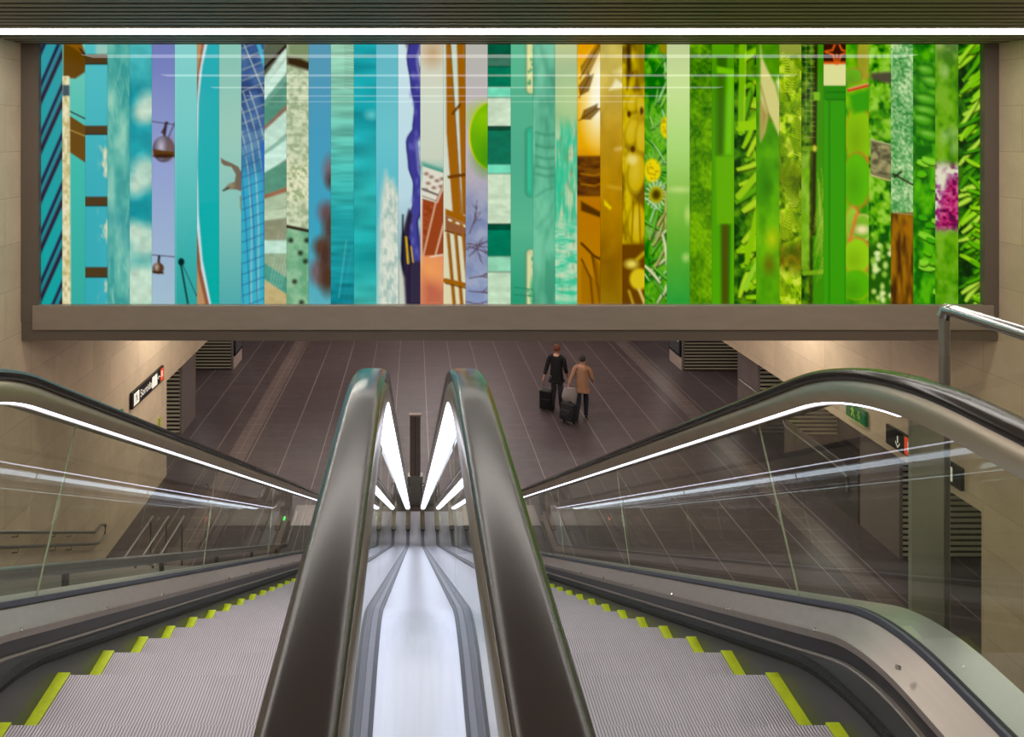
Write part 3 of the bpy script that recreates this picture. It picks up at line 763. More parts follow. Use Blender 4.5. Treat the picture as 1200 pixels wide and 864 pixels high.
def leaf(x, y, a, l, w, c, bend=.3):
    """one tapered, curved blade with a dark underside and a light rib"""
    n = 8; mid = []; 
    for k in range(n+1):
        t = k/n; aa = a+bend*(t-.5)
        mid.append((x if not mid else mid[-1][0]+math.cos(aa)*l/n, y if not mid else mid[-1][1]+math.sin(aa)*l/n))
    wd = [w*.5*(math.sin(PI*min(1,(k/n)*.85+.15))**.6 if k < n else .02) for k in range(n+1)]
    L_ = [(p[0]-math.sin(a)*q, p[1]+math.cos(a)*q) for p,q in zip(mid,wd)]; R_ = [(p[0]+math.sin(a)*q, p[1]-math.cos(a)*q) for p,q in zip(mid,wd)]
    poly([(p[0]+1.5,p[1]+4) for p in L_+R_[::-1]], [v*.35 for v in c], 1)
    poly(L_+R_[::-1], c, .6)
    line(mid[1:-1], 1.6, [min(255,v*1.2+14) for v in c], .5, .7)
def blades(n, xr, yr, lr, ar, w, cols, al=1, soft=.6):
    for k in range(n):
        leaf(R.uniform(*xr), R.uniform(*yr), R.uniform(*ar), R.uniform(*lr)*1.15, R.uniform(*w)*1.25, R.choice(cols), R.uniform(-.5,.5))
S_(27,600); foliage([(26,110,14),(70,160,24),(110,186,40),(70,150,30)],77,10,16)
blades(40,(436,500),(60,840),(30,90),(-2.8,-.3),(3,6),[(60,150,40),(100,180,70),(140,200,90),(150,206,130)],.8)
ell((486,32),18,20,(150,140,20),2)
for c in [(497,284),(446,420)]:
    for k in range(22): a=k*.285; line([c,(c[0]+math.cos(a)*56,c[1]+math.sin(a)*56)],3,(150,196,110),.7,.7)
    ell(c,25 if c[0]>480 else 26,38,(236,216,10),1.5); 
    for k in range(22): ell((c[0]+R.uniform(-18,18),c[1]+R.uniform(-28,28)),3,3,(196,160,0),.8)
for k in range(16): a=k*.4; line([(458,496),(458+math.cos(a)*34,496+math.sin(a)*44)],6,(206,220,190),.8,.8)
ell((458,496),24,26,(176,170,20),1.5); ell((458,496),13,15,(80,66,10),2)
ell((456,610),22,20,(200,190,180),6,.6); blades(16,(436,500),(600,840),(60,120),(-2.6,-.6),(5,9),[(196,206,150),(90,170,50),(170,170,90)],.7,1.2)
S_(28,780); grad([(18,(196,210,190)),(150,(206,230,190)),(350,(176,220,150)),(480,(150,200,110)),(620,(110,180,70)),(840,(40,156,80))])
ell((46,480),30,8,(216,232,180),3,.8); ell((72,560),8,20,(226,236,170),3,.8); ell((66,694),10,12,(226,236,190),3,.8); ell((36,540),12,24,(150,206,96),5,.6); tex(20,30,[(90,170,50),(120,190,80)],79,.3,.7,mask=band(560,850,60),al=.35)
S_(29,780); tex(3,3.5,[(40,96,8),(84,146,14),(130,186,30)],81,.3,.7); tex(16,26,[(120,180,20),(40,100,6)],82,.35,.65,al=.55); tex(14,30,[(150,200,30),(150,200,30)],83,.3,.7,mask=band(420,850,60),al=.25)
S_(30,780); grad([(18,(92,166,20)),(120,(78,150,10)),(840,(84,170,16))])
poly([(162,110),(196,110),(190,370),(162,370)],(60,120,12),3); poly([(196,110),(222,110),(214,370),(188,370)],(116,196,40),3); line([(176,120),(174,370)],3,(110,60,10),.8,.5)
poly([(164,60),(196,62),(196,96),(164,96)],(54,104,8),1.5); poly([(164,90),(222,102),(222,118),(164,112)],(120,200,30),1.5); poly([(160,376),(230,376),(230,590),(164,590)],(104,176,24),1.5)
poly([(176,590),(210,590),(206,850),(178,850)],(56,110,14),2); poly([(184,592),(196,592),(194,850),(184,850)],(96,70,10),3); poly([(210,590),(232,590),(232,850),(206,850)],(90,170,20),2); line([(228,20),(228,840)],5,(130,200,40),1,.6)
S_(31,780); tex(8,10,[(22,60,4),(50,110,8),(96,150,14)],85,.3,.7)
blades(44,(220,300),(60,860),(70,130),(-1.3,.2),(12,18),[(110,176,14),(140,196,24),(90,160,10),(166,206,50)])
line([(244,20),(240,300)],18,(120,186,24)); line([(256,20),(250,300)],4,(170,214,60)); poly([(232,264),(304,264),(304,290),(232,296)],(150,206,30)); line([(304,420),(234,500)],22,(150,200,40)); line([(300,520),(262,690)],20,(140,196,30)); line([(296,700),(252,790)],16,(150,206,60)); line([(276,330),(286,384),(304,396)],3,(180,210,40)); ell((300,100),12,90,(20,50,4),3,.4)
S_(32,780); grad([(18,(90,150,20)),(300,(70,150,14)),(450,(84,170,30)),(640,(110,180,20)),(840,(70,150,14))]); tex(16,26,[(50,120,14),(120,190,40)],87,.3,.7,al=.45)
poly([(302,14),(306,60),(324,100),(350,150),(372,240),(372,334),(356,300),(340,262),(328,240),(316,300),(302,330)],(214,208,160),1.6); poly([(352,140),(372,100),(372,220)],(236,236,214),2); line([(302,150),(330,250),(338,266)],4,(130,110,60),1.5,.6); poly([(302,200),(326,245),(312,310),(302,320)],(170,150,96),3)
ell((340,636),16,26,(196,206,10),6,.9); ell((330,716),12,20,(120,84,20),6,.8); ell((322,470),10,20,(40,100,10),6,.6)
S_(33,780); tex(6,8,[(70,110,6),(130,176,14),(180,214,40),(206,226,90)],89,.3,.68); put(band(0,62,6),(150,160,80))
def fern(x,y,a,l,c):
    for k in range(9):
        t=k/8; px,py=x+math.cos(a)*l*t,y+math.sin(a)*l*t
        for s in(-1,1): b=a+s*1.0; q=l*.34*(1-t*.8); line([(px+2,py+3),(px+2+math.cos(b)*q,py+3+math.sin(b)*q)],4,(70,100,6),.6,.6); line([(px,py),(px+math.cos(b)*q,py+math.sin(b)*q)],3,c,.5,.95)
for k in range(44): fern(R.uniform(372,440),R.uniform(90,840),R.uniform(-2.4,-.6),R.uniform(50,80),R.choice([(190,220,50),(160,200,30),(206,230,80),(130,180,20)]))
tex(12,14,[(60,80,4),(96,120,8)],91,.45,.6,mask=band(410,480,14),al=.8); tex(7,7,[(120,90,10),(60,70,6)],92,.3,.7,mask=band(650,730,8),al=.7)
S_(34,780); tex(5,8,[(20,60,10),(60,110,20),(110,150,40)],93,.3,.7); poly([(478,14),(512,14),(512,850),(468,850),(470,400)],(66,146,12),1.5); line([(478,20),(470,620)],12,(50,50,14)); line([(464,300),(462,850)],8,(60,70,20),1,.8)
for k in range(18): y=26+k*17; line([(440,y),(474,y+R.uniform(-3,3))],1.8,(170,180,120),.5,.8)
for x in (446,462): line([(x,20),(x+2,330)],1.8,(170,180,120),.5,.7)
line([(440,350),(478,350)],16,(110,150,40)); ell((474,350),5,10,(220,206,90),1); poly([(470,172),(490,172),(490,198),(470,198)],(130,190,50)); line([(440,744),(508,738)],14,(120,170,40)); tex(8,14,[(130,190,40),(160,206,80)],94,.3,.7,mask=band(360,720,6)*np.clip((T((460,0))[0]-XX)/2,0,1),al=.8)
for k in range(26): x=R.uniform(468,500); y=R.uniform(560,780); line([(x,y),(x+18,y-70),(x+R.uniform(6,24),y-150)],1.6,(190,206,100),.5,.6)
S_(35,960); grad([(18,(56,156,14)),(840,(62,160,16))]); put(band(0,82,.8),(60,34,24)); put(band(82,152,.8),(226,226,190)); put(band(76,84,.8),(220,96,40))
for p in [[(24,48),(46,18),(60,40)],[(92,48),(72,18),(58,40)]]: pass
line([(22,44),(44,40),(54,18)],5,(232,100,44)); line([(96,44),(74,40),(64,18)],5,(232,100,44)); line([(22,46),(46,54),(54,84)],5,(232,100,44)); line([(96,46),(72,54),(62,84)],5,(232,100,44)); line([(58,54),(58,84)],5,(232,100,44))
put(band(152,196,.8),(44,140,14)); line([(24,172),(96,172)],3,(30,100,10)); line([(34,200),(34,850)],3,(34,110,10)); line([(86,196),(86,850)],3,(34,110,10)); line([(24,196),(96,196)],4,(34,110,10)); poly([(88,200),(96,200),(96,850),(88,850)],(74,170,20)); put(band(822,824,.8)*.0,(0,0,0))
S_(36,960); foliage([(50,140,14),(100,180,24),(140,196,40)],97,14,20)
for c,rx,ry,f,rim in [((150,60),26,70,(170,170,60),(214,130,80)),((112,120),30,26,(110,180,50),(160,140,60)),((130,310),46,100,(140,196,30),(224,90,60)),((124,450),48,90,(96,186,20),(214,110,70)),((110,590),26,60,(160,206,70),(226,90,70)),((140,600),34,44,(130,190,60),(220,200,150)),((124,690),46,60,(150,206,40),(220,120,70)),((120,780),50,50,(90,180,20),(150,180,40))]:
    ell(c,rx,ry,rim,1,.95); ell((c[0]-3,c[1]),rx-3.5,ry-4,f,1.5); ell((c[0]-12,c[1]+14),rx*.5,ry*.5,[v*.8 for v in f],7,.6)
line([(96,166),(164,148)],11,(206,60,44)); line([(96,162),(164,144)],4,(236,170,130)); ell((138,606),20,14,(236,226,200),3); line([(100,640),(120,560)],8,(232,110,70),2); poly([(96,180),(166,160),(166,230),(110,240)],(60,160,20),3)
S_(37,960); foliage([(26,90,8),(70,150,20),(120,186,40),(150,206,80)],99,7,9); 
for k in range(30): ell((R.uniform(168,236),R.uniform(160,320)),8,10,R.choice([(120,190,40),(160,210,90),(60,140,16)]),2,.8,R.uniform(0,3))
poly([(166,112),(236,108),(236,148),(200,140),(166,130)],(84,80,76),2); poly([(166,322),(236,340),(236,452),(200,446),(166,432)],(126,120,104),1.5); tex(6,7,[(84,80,70),(130,124,106),(176,166,140)],100,.35,.65,mask=np.clip(.5-sdf_poly([(166,330),(236,346),(236,440),(166,424)])/2,0,1),al=.8); line([(166,322),(236,340)],3,(200,200,180)); line([(166,434),(236,454)],4,(206,190,160))
put(band(650,830,8),(40,96,10))
for k in range(26): ell((R.uniform(168,234),R.uniform(656,830)),R.uniform(5,10),R.uniform(6,12),R.choice([(200,226,150),(226,240,200),(150,200,90)]),1.5,.9)
S_(38,960); tex(2.2,2.6,[(40,126,66),(90,166,110),(150,200,160),(220,236,220)],103,.25,.75); tex(14,18,[(40,130,60),(206,230,210)],104,.3,.7,al=.35)
line([(236,430),(308,470)],6,(56,60,44),.8); line([(240,440),(262,424)],7,(40,44,34),.8)
for k in range(10): x,y=R.uniform(236,306),R.uniform(40,540); line([(x,y),(x+R.uniform(10,30),y+R.uniform(-24,24))],1.6,(60,90,70),.5,.6)
put(band(552,850,1),(110,70,14)); tex(6,24,[(76,46,8),(122,80,16),(160,110,30)],105,.3,.7,mask=band(558,850,1)); line([(236,552),(308,560)],3,(176,170,140)); ell((276,606),7,18,(190,120,40),2,.8)
S_(39,960); grad([(18,(40,130,14)),(400,(70,160,20)),(840,(40,140,20))]); tex(10,14,[(20,90,10),(60,150,20),(100,190,30)],107,.3,.7,al=.8)
for (x,y,l) in [(330,104,46),(350,140,56),(330,196,60),(330,232,60),(320,260,56),(340,308,60),(356,46,14)]: 
    ell((x+14,y+2),l*.62,22,(16,80,10),2,.9,.25); ell((x+12,y),l*.56,17,(70,160,30),2,1,.25); ell((x+4,y-5),l*.36,6,(150,206,110),2,.7,.25)
blades(16,(310,376),(380,830),(24,60),(-.4,.8),(12,20),[(60,160,20),(90,180,30),(130,206,60)],.7,2.5)
S_(40,960); grad([(18,(150,150,160)),(60,(110,150,90)),(120,(80,150,20)),(400,(90,160,14)),(640,(86,160,20)),(840,(60,140,20))]); tex(12,16,[(40,100,8),(110,170,30),(160,200,90)],109,.3,.7,al=.5)
for c in [(400,110),(428,300),(400,310),(430,350)]: ell(c,10,16,(180,206,180),5,.7)
put(band(410,600,10)*1,(150,130,160)); tex(5,6,[(110,10,110),(160,40,150),(190,170,210),(226,220,236)],111,.35,.65,mask=band(404,600,6)); ell((396,440),22,40,(226,224,240),6,.9); tex(4,4,[(90,6,80),(176,30,120),(206,90,170)],112,.3,.7,mask=np.clip(.5-sdf_poly([(410,450),(446,440),(446,600),(380,600),(380,560)])/8,0,1))
S_(41,960); tex(8,10,[(12,44,4),(30,84,8),(60,120,10)],113,.3,.7); blades(80,(430,500),(40,870),(60,120),(-1.0,-.2),(8,13),[(80,160,14),(120,190,24),(150,210,50),(60,140,14),(170,216,80)]); blades(14,(446,500),(360,840),(60,110),(.1,.9),(8,13),[(90,170,14),(140,200,40)])

a_, b_ = int(28*SP), MW
PIC[:,a_:b_,2] *= .82
PIC = 255*np.clip(PIC/255,0,1)**1.03
LIN = np.where(PIC/255 <= .04045, PIC/255/12.92, ((np.clip(PIC,0,255)/255+.055)/1.055)**2.4)
LIN = np.clip(LIN-.010,0,1)
def mural_material():
    m = bpy.data.materials.new('backlit_print'); m.use_nodes = True
    nt = m.node_tree; N, L = nt.nodes, nt.links; b = N['Principled BSDF']
    at = N.new('ShaderNodeVertexColor'); at.layer_name = 'print'
    b.inputs['Base Color'].default_value = (.0,.0,.0,1); b.inputs['Roughness'].default_value = .02
    b.inputs['Specular IOR Level'].default_value = .22
    L.new(at.outputs['Color'], b.inputs['Emission Color']); b.inputs['Emission Strength'].default_value = .95
    return m
MM = mural_material()
for i in range(42):
    a, b = srange(i)
    cols = np.clip(np.arange(a, b+1)-.0, 0, MW-1).astype(int)
    W, H = len(cols), MH+1
    xs = X0+(X1-X0)*(np.arange(a, b+1)/MW); xs[0] += .001; xs[-1] -= .001
    zs = ZT+(ZBt-ZT)*(np.arange(H)/MH)
    co = np.zeros((H, W, 3)); co[...,0] = xs[None,:]; co[...,1] = YM; co[...,2] = zs[:,None]
    cidx = np.clip((cols-.0).astype(int), a, b-1)
    ridx = np.clip(np.arange(H), 0, MH-1)
    c = LIN[np.ix_(ridx, cidx)]
    c2 = LIN[np.ix_(np.clip(ridx-1,0,MH-1), np.clip(cidx-1,a,b-1))]
    c = (c+c2)/2
    idx = np.arange(H*W).reshape(H, W)
    q = np.stack([idx[1:,:-1], idx[1:,1:], idx[:-1,1:], idx[:-1,:-1]], -1).reshape(-1, 4)
    # back and rim give the pane its thickness
    bk = H*W
    corners = [(xs[0],YM+.02,zs[0]),(xs[-1],YM+.02,zs[0]),(xs[-1],YM+.02,zs[-1]),(xs[0],YM+.02,zs[-1])]
    V = np.concatenate([co.reshape(-1,3), np.array(corners)])
    faces = q.tolist()+[[bk,bk+1,bk+2,bk+3],
        idx[0,:].tolist()+[bk+1,bk], idx[-1,::-1].tolist()+[bk+3,bk+2],
        idx[::-1,0].tolist()+[bk,bk+3], idx[:,-1].tolist()+[bk+2,bk+1]]
    me = bpy.data.meshes.new('mural_panel'); me.from_pydata((V-np.array([1.40,YB,EYE-2.40])).tolist(), [], faces); me.update()
    at = me.color_attributes.new('print', 'FLOAT_COLOR', 'POINT')
    full = np.ones((len(V),4)); full[:bk,:3] = c.reshape(-1,3); full[bk:,:3] = 0
    at.data.foreach_set('color', full.astype(np.float32).ravel())
    me.materials.append(MM); me.materials.append(M['frame_dark'])
    mi = np.zeros(len(faces), int); mi[-5:] = 1; me.polygons.foreach_set('material_index', mi)
    o = bpy.data.objects.new('mural_panel', me); COL.objects.link(o); o.parent = mur

# ------------------------------------------------------------------ pillars, louvres, posters of the hall
def pillar(side, y0, label, x_in, poster=None):
    p = empty('pillar', (x_in+side*1., y0+.55, 0)); tag(p, label, 'pillar', 'louvre-fronted pillars along the hall')
    xa, xb = sorted((x_in, x_in+side*2.1))
    MB().box(xa,xb,y0+.05,y0+1.1,.0,ZH+.1).build('body', M['pillar'], p)
    xa, xb = sorted((x_in+side*.06, x_in+side*2.05))
    lv = MB(); z = .0
    lv.box(xa,xb,y0+.035,y0+.049,0,ZH+.1)
    fr = lv.build('louver_backing', M['black'], p)
    lv = MB(); z = .04
    while z < ZH+.05:
        lv.add([(xa,y0+.034,z+.035),(xb,y0+.034,z+.035),(xb,y0-.012,z+.005),(xa,y0-.012,z+.005),
                (xa,y0+.034,z+.043),(xb,y0+.034,z+.043),(xb,y0-.012,z+.022),(xa,y0-.012,z+.022)],
               [(0,1,2,3),(7,6,5,4),(3,2,6,7),(0,4,5,1),(0,3,7,4),(1,5,6,2)]); z += .105
    l = lv.build('louver_panel', M['louver'], p)
    c0, c1 = sorted((x_in-side*.004, x_in+side*.06))
    MB().box(c0,c1,y0-.01,y0+.05,0,ZH+.1).build('corner_post', M['pillar'], p)
    return p
pillar(-1, 17.75, 'dark grey louvred pillar on the left, behind the wall edge', -6.05)
pillar(-1, 22.7, 'louvred pillar on the left hung with a poster on its side', -6.05)
pillar(-1, 12.5, 'louvred pillar on the left hidden behind the beige wall', -6.05)
pillar(1, 12.5, 'nearest louvred pillar on the right, beyond the beige wall edge', 8.87)
pillar(1, 17.65, 'louvred pillar on the right seen above and through the handrail', 8.87)
pillar(1, 22.6, 'farthest louvred pillar on the right with a poster on its side', 8.87)
for s, x, y, lab in [(-1,-6.05,22.78,'dark framed poster hanging on the left pillar just under the beam'),(1,8.87,22.68,'dark framed poster hanging on the right pillar just under the beam')]:
    p = empty('poster', (x, y+.5, 0)); tag(p, lab, 'poster')
    xa, xb = sorted((x, x-s*.06))
    MB().box(xa,xb,y,y+1.0,.42,1.95).build('frame', M['black'], p)
    xa, xb = sorted((x-s*.061, x-s*.064))
    MB().box(xa,xb,y+.07,y+.93,.50,1.87).build('sheet', M['pink'], p)
    xa, xb = sorted((x-s*.0645, x-s*.066))
    MB().box(xa,xb,y+.12,y+.30,.9,1.8).build('white_stripe', M['sign_white'], p)
    xa, xb = sorted((x-s*.001, x-s*.03))
    tag(MB().box(xa,xb,y-.05,y+1.0,0,.40).build('plinth', M['pillar_base'], None), 'pale stone plinth at the foot of the %s poster pillar'%('left' if s<0 else 'right'), 'plinth')

# ------------------------------------------------------------------ signs on the side walls
def text(s, size, mat, parent, name='lettering'):
    cu = bpy.data.curves.new(name, 'FONT'); cu.body = s; cu.size = size; cu.extrude = .001; cu.align_x = 'CENTER'; cu.align_y = 'CENTER'
    cu.materials.append(mat)
    t_ = bpy.data.objects.new(name, cu); COL.objects.link(t_)
    dg = bpy.context.evaluated_depsgraph_get(); dg.update()
    me = bpy.data.meshes.new_from_object(t_.evaluated_get(dg)); bpy.data.objects.remove(t_)
    o = bpy.data.objects.new(name, me); COL.objects.link(o); o.parent = parent
    return o
def onwall(o, side, y, z, x, lift=.004):
    """stand a flat piece up against a side wall, facing the hall"""
    if side < 0: o.rotation_euler = (PI/2, 0, PI/2)
    else: o.rotation_euler = (PI/2, 0, -PI/2)
    o.location = (x-side*lift, y, z)
def wall_sign(side, x, ya, yb, za, zb, name, mat, label, cat):
    r = empty(name, (x, (ya+yb)/2, (za+zb)/2)); tag(r, label, cat)
    a,b = sorted((x-side*.001, x-side*.06))
    MB().box(a,b,ya,yb,za,zb).build('panel', mat, r)
    return r
def plate(r, side, x, ya, yb, za, zb, mat, name, d=.003, lift=.06):
    a,b = sorted((x-side*lift, x-side*(lift+d)))
    return MB().box(a,b,ya,yb,za,zb).build(name, mat, r)
def localtext(r, side, x, s, size, y, z, mat, lift=.064):
    t = text(s, size, mat, r)
    onwall(t, side, y-r.location.y, z-r.location.z, x-r.location.x, lift)
    return t
def runner(r, side, x, y, z, h, mat, lift=.064):
    """small running person pictogram"""
    def q(py, pz): return (y+(py*h)*(1 if side<0 else -1), z+pz*h)
    a,b = x-side*lift, x-side*(lift+.002)
    m = MB()
    for poly_ in ([(-.06,.36),(.06,.36),(.06,.48),(-.06,.48)], [(-.10,.0),(.06,.0),(.12,.30),(-.02,.34)], [(.06,.28),(.28,.14),(.25,.08),(.04,.18)],
                  [(-.04,.32),(-.28,.22),(-.26,.15),(-.04,.22)], [(-.08,.02),(.02,.0),(-.10,-.44),(-.20,-.42)], [(-.02,.04),(.08,.0),(.26,-.18),(.34,-.38),(.26,-.42),(.16,-.20)]):
        m.prism([q(*p) for p in poly_], 'x', a, b)
    return m.build('pictogram', mat, r)
def arrow(r, side, x, y, z, h, mat, down=True, lift=.064):
    m = MB(); a,b = x-side*lift, x-side*(lift+.002)
    shp = [[(-.07,.5),(.07,.5),(.07,-.15),(-.07,-.15)], [(-.30,-.05),(0,-.5),(.30,-.05),(.30,-.22),(0,-.66),(-.30,-.22)]]
    for p in shp:
        if not down: p = [(v,u) for u,v in p]
        m.prism([(y+u*h*(1 if side<0 else -1), z+v*h) for u,v in p], 'x', a, b)
    return m.build('arrow', mat, r)
z0, z1 = EYE-5.40, EYE-5.08
x = WL
r = wall_sign(-1, x, 13.58, 15.27, z0, z1, 'direction_sign', M['sign_black'], 'long black direction sign with white lettering on the left beige wall', 'sign')
# on the left wall reading direction runs away from the camera
pl = plate(r,-1,x,13.64,13.90,z0+.04,z1-.04,M['sign_white'],'exit_tile'); runner(r,-1,x,13.77,(z0+z1)/2,.17,M['sign_black'])
localtext(r,-1,x,'Sortida',.21,14.26,(z0+z1)/2,M['sign_white'])
plate(r,-1,x,14.58,14.72,z0+.04,z1-.04,M['sign_white'],'white_tile'); plate(r,-1,x,14.735,14.87,z0+.04,z1-.04,M['sign_white'],'white_tile')
arrow(r,-1,x,14.98,(z0+z1)/2,.12,M['sign_white'],False)
plate(r,-1,x,15.07,15.24,z0+.03,z1-.03,M['sign_red'],'red_tile'); localtext(r,-1,x,'R',.2,15.155,(z0+z1)/2,M['sign_white'])
x = WR
r = wall_sign(1, x, 10.44, 12.10, z0, z1+.02, 'direction_sign', M['sign_black'], 'long black direction sign with a red tile on the right beige wall', 'sign')
arrow(r,1,x,11.80,(z0+z1)/2,.18,M['sign_white'])
plate(r,1,x,11.40,11.64,z0+.02,z1,M['sign_red'],'red_tile'); localtext(r,1,x,'R',.26,11.50,(z0+z1)/2,M['sign_white'])
plate(r,1,x,10.60,10.84,z0+.06,z1-.04,M['sign_white'],'exit_tile'); runner(r,1,x,10.72,(z0+z1)/2,.16,M['sign_black'])
r = wall_sign(1, WR, 12.67, 13.22, EYE-5.36, EYE-5.08, 'exit_sign', M['sign_green'], 'green emergency exit sign with running figure on the right wall', 'sign')
runner(r,1,WR,13.02,EYE-5.22,.2,M['sign_lemon']); arrow(r,1,WR,12.84,EYE-5.20,.13,M['sign_lemon'])
a = plate(r,1,WR,12.67,13.22,EYE-5.36,EYE-5.352,M['sign_lemon'],'rim')
r = wall_sign(-1, WL, 12.75, 13.15, EYE-5.46, EYE-5.22, 'exit_sign', M['sign_green'], 'small green emergency exit sign low on the left wall near the handrail', 'sign')
runner(r,-1,WL,12.86,EYE-5.34,.18,M['sign_lemon']); arrow(r,-1,WL,13.03,EYE-5.34,.11,M['sign_lemon'])
tag(MB().box(WL+.001,WL+.03,15.10,15.18,EYE-6.75,EYE-6.2).build('wall_marker', M['yellow']), 'small yellow vertical marker on the left wall near its end', 'marker')

# ------------------------------------------------------------------ staircase on the left, with its rails
st = empty('staircase', (-3.7, 6.5, 0)); tag(st, 'dark stone staircase descending between the left escalator and the beige wall', 'staircase')
poly_ = []; y = 1.5; z = LAND-.02
m = MB(); n = 34; dy, dz = (12.0-1.5)/n, z/n
prof = []
for i in range(n):
    prof += [(y+i*dy, z-i*dz), (y+(i+1)*dy, z-i*dz)]
prof.append((12.0, .002)); 
lo = [(12.0-.5,.002),(1.5,z-.45)]
m.prism(prof+lo, 'x', WL+.002, -1.62); m.build('flight', M['stair'], st)
m = MB()
for i in range(n): m.box(WL+.01,-1.65,y+(i+1)*dy-.05,y+(i+1)*dy+.004,z-i*dz-.02,z-i*dz+.004)
m.build('nosing', M['cladding'], st)
def rail(name, pts, r, label, brk=None, kind='stairs handrail'):
    root = empty(name, pts[0]); tag(root, label, 'handrail')
    MB().tube(pts, r, 10).build('tube', M['steel'], root, smooth=True)
    return root
xr = WL+.09
def sl(k, y): return EYE-(k+TAN*y)
# upper and lower wall rail joined by a loop at the foot
up = [(xr,3.0,sl(-.0,3.0)),(xr,11.9,sl(-.0,11.9)),(xr,12.15,sl(-.0,11.92)),(xr,12.32,sl(.0,12.0)-.05),(xr,12.30,sl(.2,12.0)-.02),(xr,12.05,sl(.2,12.0)-.02),(xr,11.8,sl(.2,11.8)),(xr,3.0,sl(.2,3.0))]
r = rail('stair_handrail', up, .024, 'double steel handrail fixed along the left beige wall above the stairs')
for y in (4,5.5,7,8.5,9.6,10.6,11.1):
    for k in (-.02,.2):
        m = MB(); m.tube([(xr,y,sl(k,y)-.02),(xr,y,sl(k,y)-.08),(WL+.005,y,sl(k,y)-.09)],.009,6); m.build('bracket', M['steel'], r)
xr2 = -2.15
pts = [(xr2,2.0,sl(.22,2.0)),(xr2,11.4,sl(.22,11.4)),(xr2,12.4,sl(.22,11.4))]
r = rail('stair_handrail', pts, .035, 'thick steel stair handrail on posts just beyond the left escalator')
for y in (2.6,4.2,5.8,7.4,9.0,10.6):
    zb = EYE-(.85+TAN*y)-.0
    m = MB(); m.tube([(xr2,y,zb-.15),(xr2,y,sl(.22,y))],.022,8); m.build('post', M['steel'], r)
for i,xr3 in enumerate((-4.72,-4.44,-4.16)):
    hz = EYE-6.82
    pts = [(xr3,10.85,hz),(xr3,12.3,hz)]
    r = rail('stair_handrail', pts, .020, ['thin steel rail at the stair foot, nearest the beige wall','thin steel rail at the stair foot, between two others','thin steel rail at the stair foot, nearest the escalator'][i])
    for y in (12.2,):
        zb = max(0.003, EYE-(.85+TAN*y)-.0)
        MB().tube([(xr3,y,zb),(xr3,y,hz)],.014,8).build('post', M['steel'], r)

# ------------------------------------------------------------------ guard rail at the upper right
g = empty('glass_guard_rail', (1.78, 1.2, LAND)); tag(g, 'glass guard rail with round steel top rail beside the right escalator', 'railing')
xg = 1.765; zt = EYE-.565
m = MB(); m.tube([(xg,-1.2,zt),(xg,2.22,zt),(xg,2.262,zt-.004),(xg,2.275,zt-.03)],.021,14); m.build('top_rail', M['chrome'], g, smooth=True)
m = MB(); m.box(xg-.012,xg+.012,2.262,2.288,EYE-1.72,zt-.01); m.build('end_post', M['steel'], g, bevel=.004)
for a,b in ((-1.2,.5),(.52,2.255)):
    MB().box(xg-.006,xg+.006,a,b,EYE-1.70,zt-.02).build('glass_panel', M['guard_glass'], g)
MB().box(xg-.02,xg+.02,-1.2,2.288,EYE-1.80,EYE-1.70).build('base_shoe', M['steel'], g)
tag(MB().box(1.645,1.752,2.26,2.275,EYE-1.70,EYE-.925).build('infill_panel', M['infill']), 'narrow upright olive grey infill panel seen through the right balustrade', 'panel')

# ------------------------------------------------------------------ totem at the escalator foot
t = empty('sign_totem', (0.02,14.4,0)); tag(t, 'slim dark pillar-shaped totem standing beyond the escalator foot', 'totem')
MB().box(-.10,.005,14.3,14.42,.62,1.86).build('column', M['pillar'], t); MB().box(.015,.12,14.3,14.42,.62,1.86).build('column', M['pillar'], t)
MB().box(-.12,.14,14.32,14.44,1.86,1.89).build('cap', M['pillar_base'], t); MB().box(.005,.015,14.33,14.40,.62,1.86).build('groove', M['black'], t)
MB().box(-.15,.17,14.28,14.46,.0,.62).build('base_cabinet', M['steel'], t, bevel=.01)
MB().box(-.11,.13,14.272,14.281,.06,.58).build('cabinet_door', M['cladding'], t)

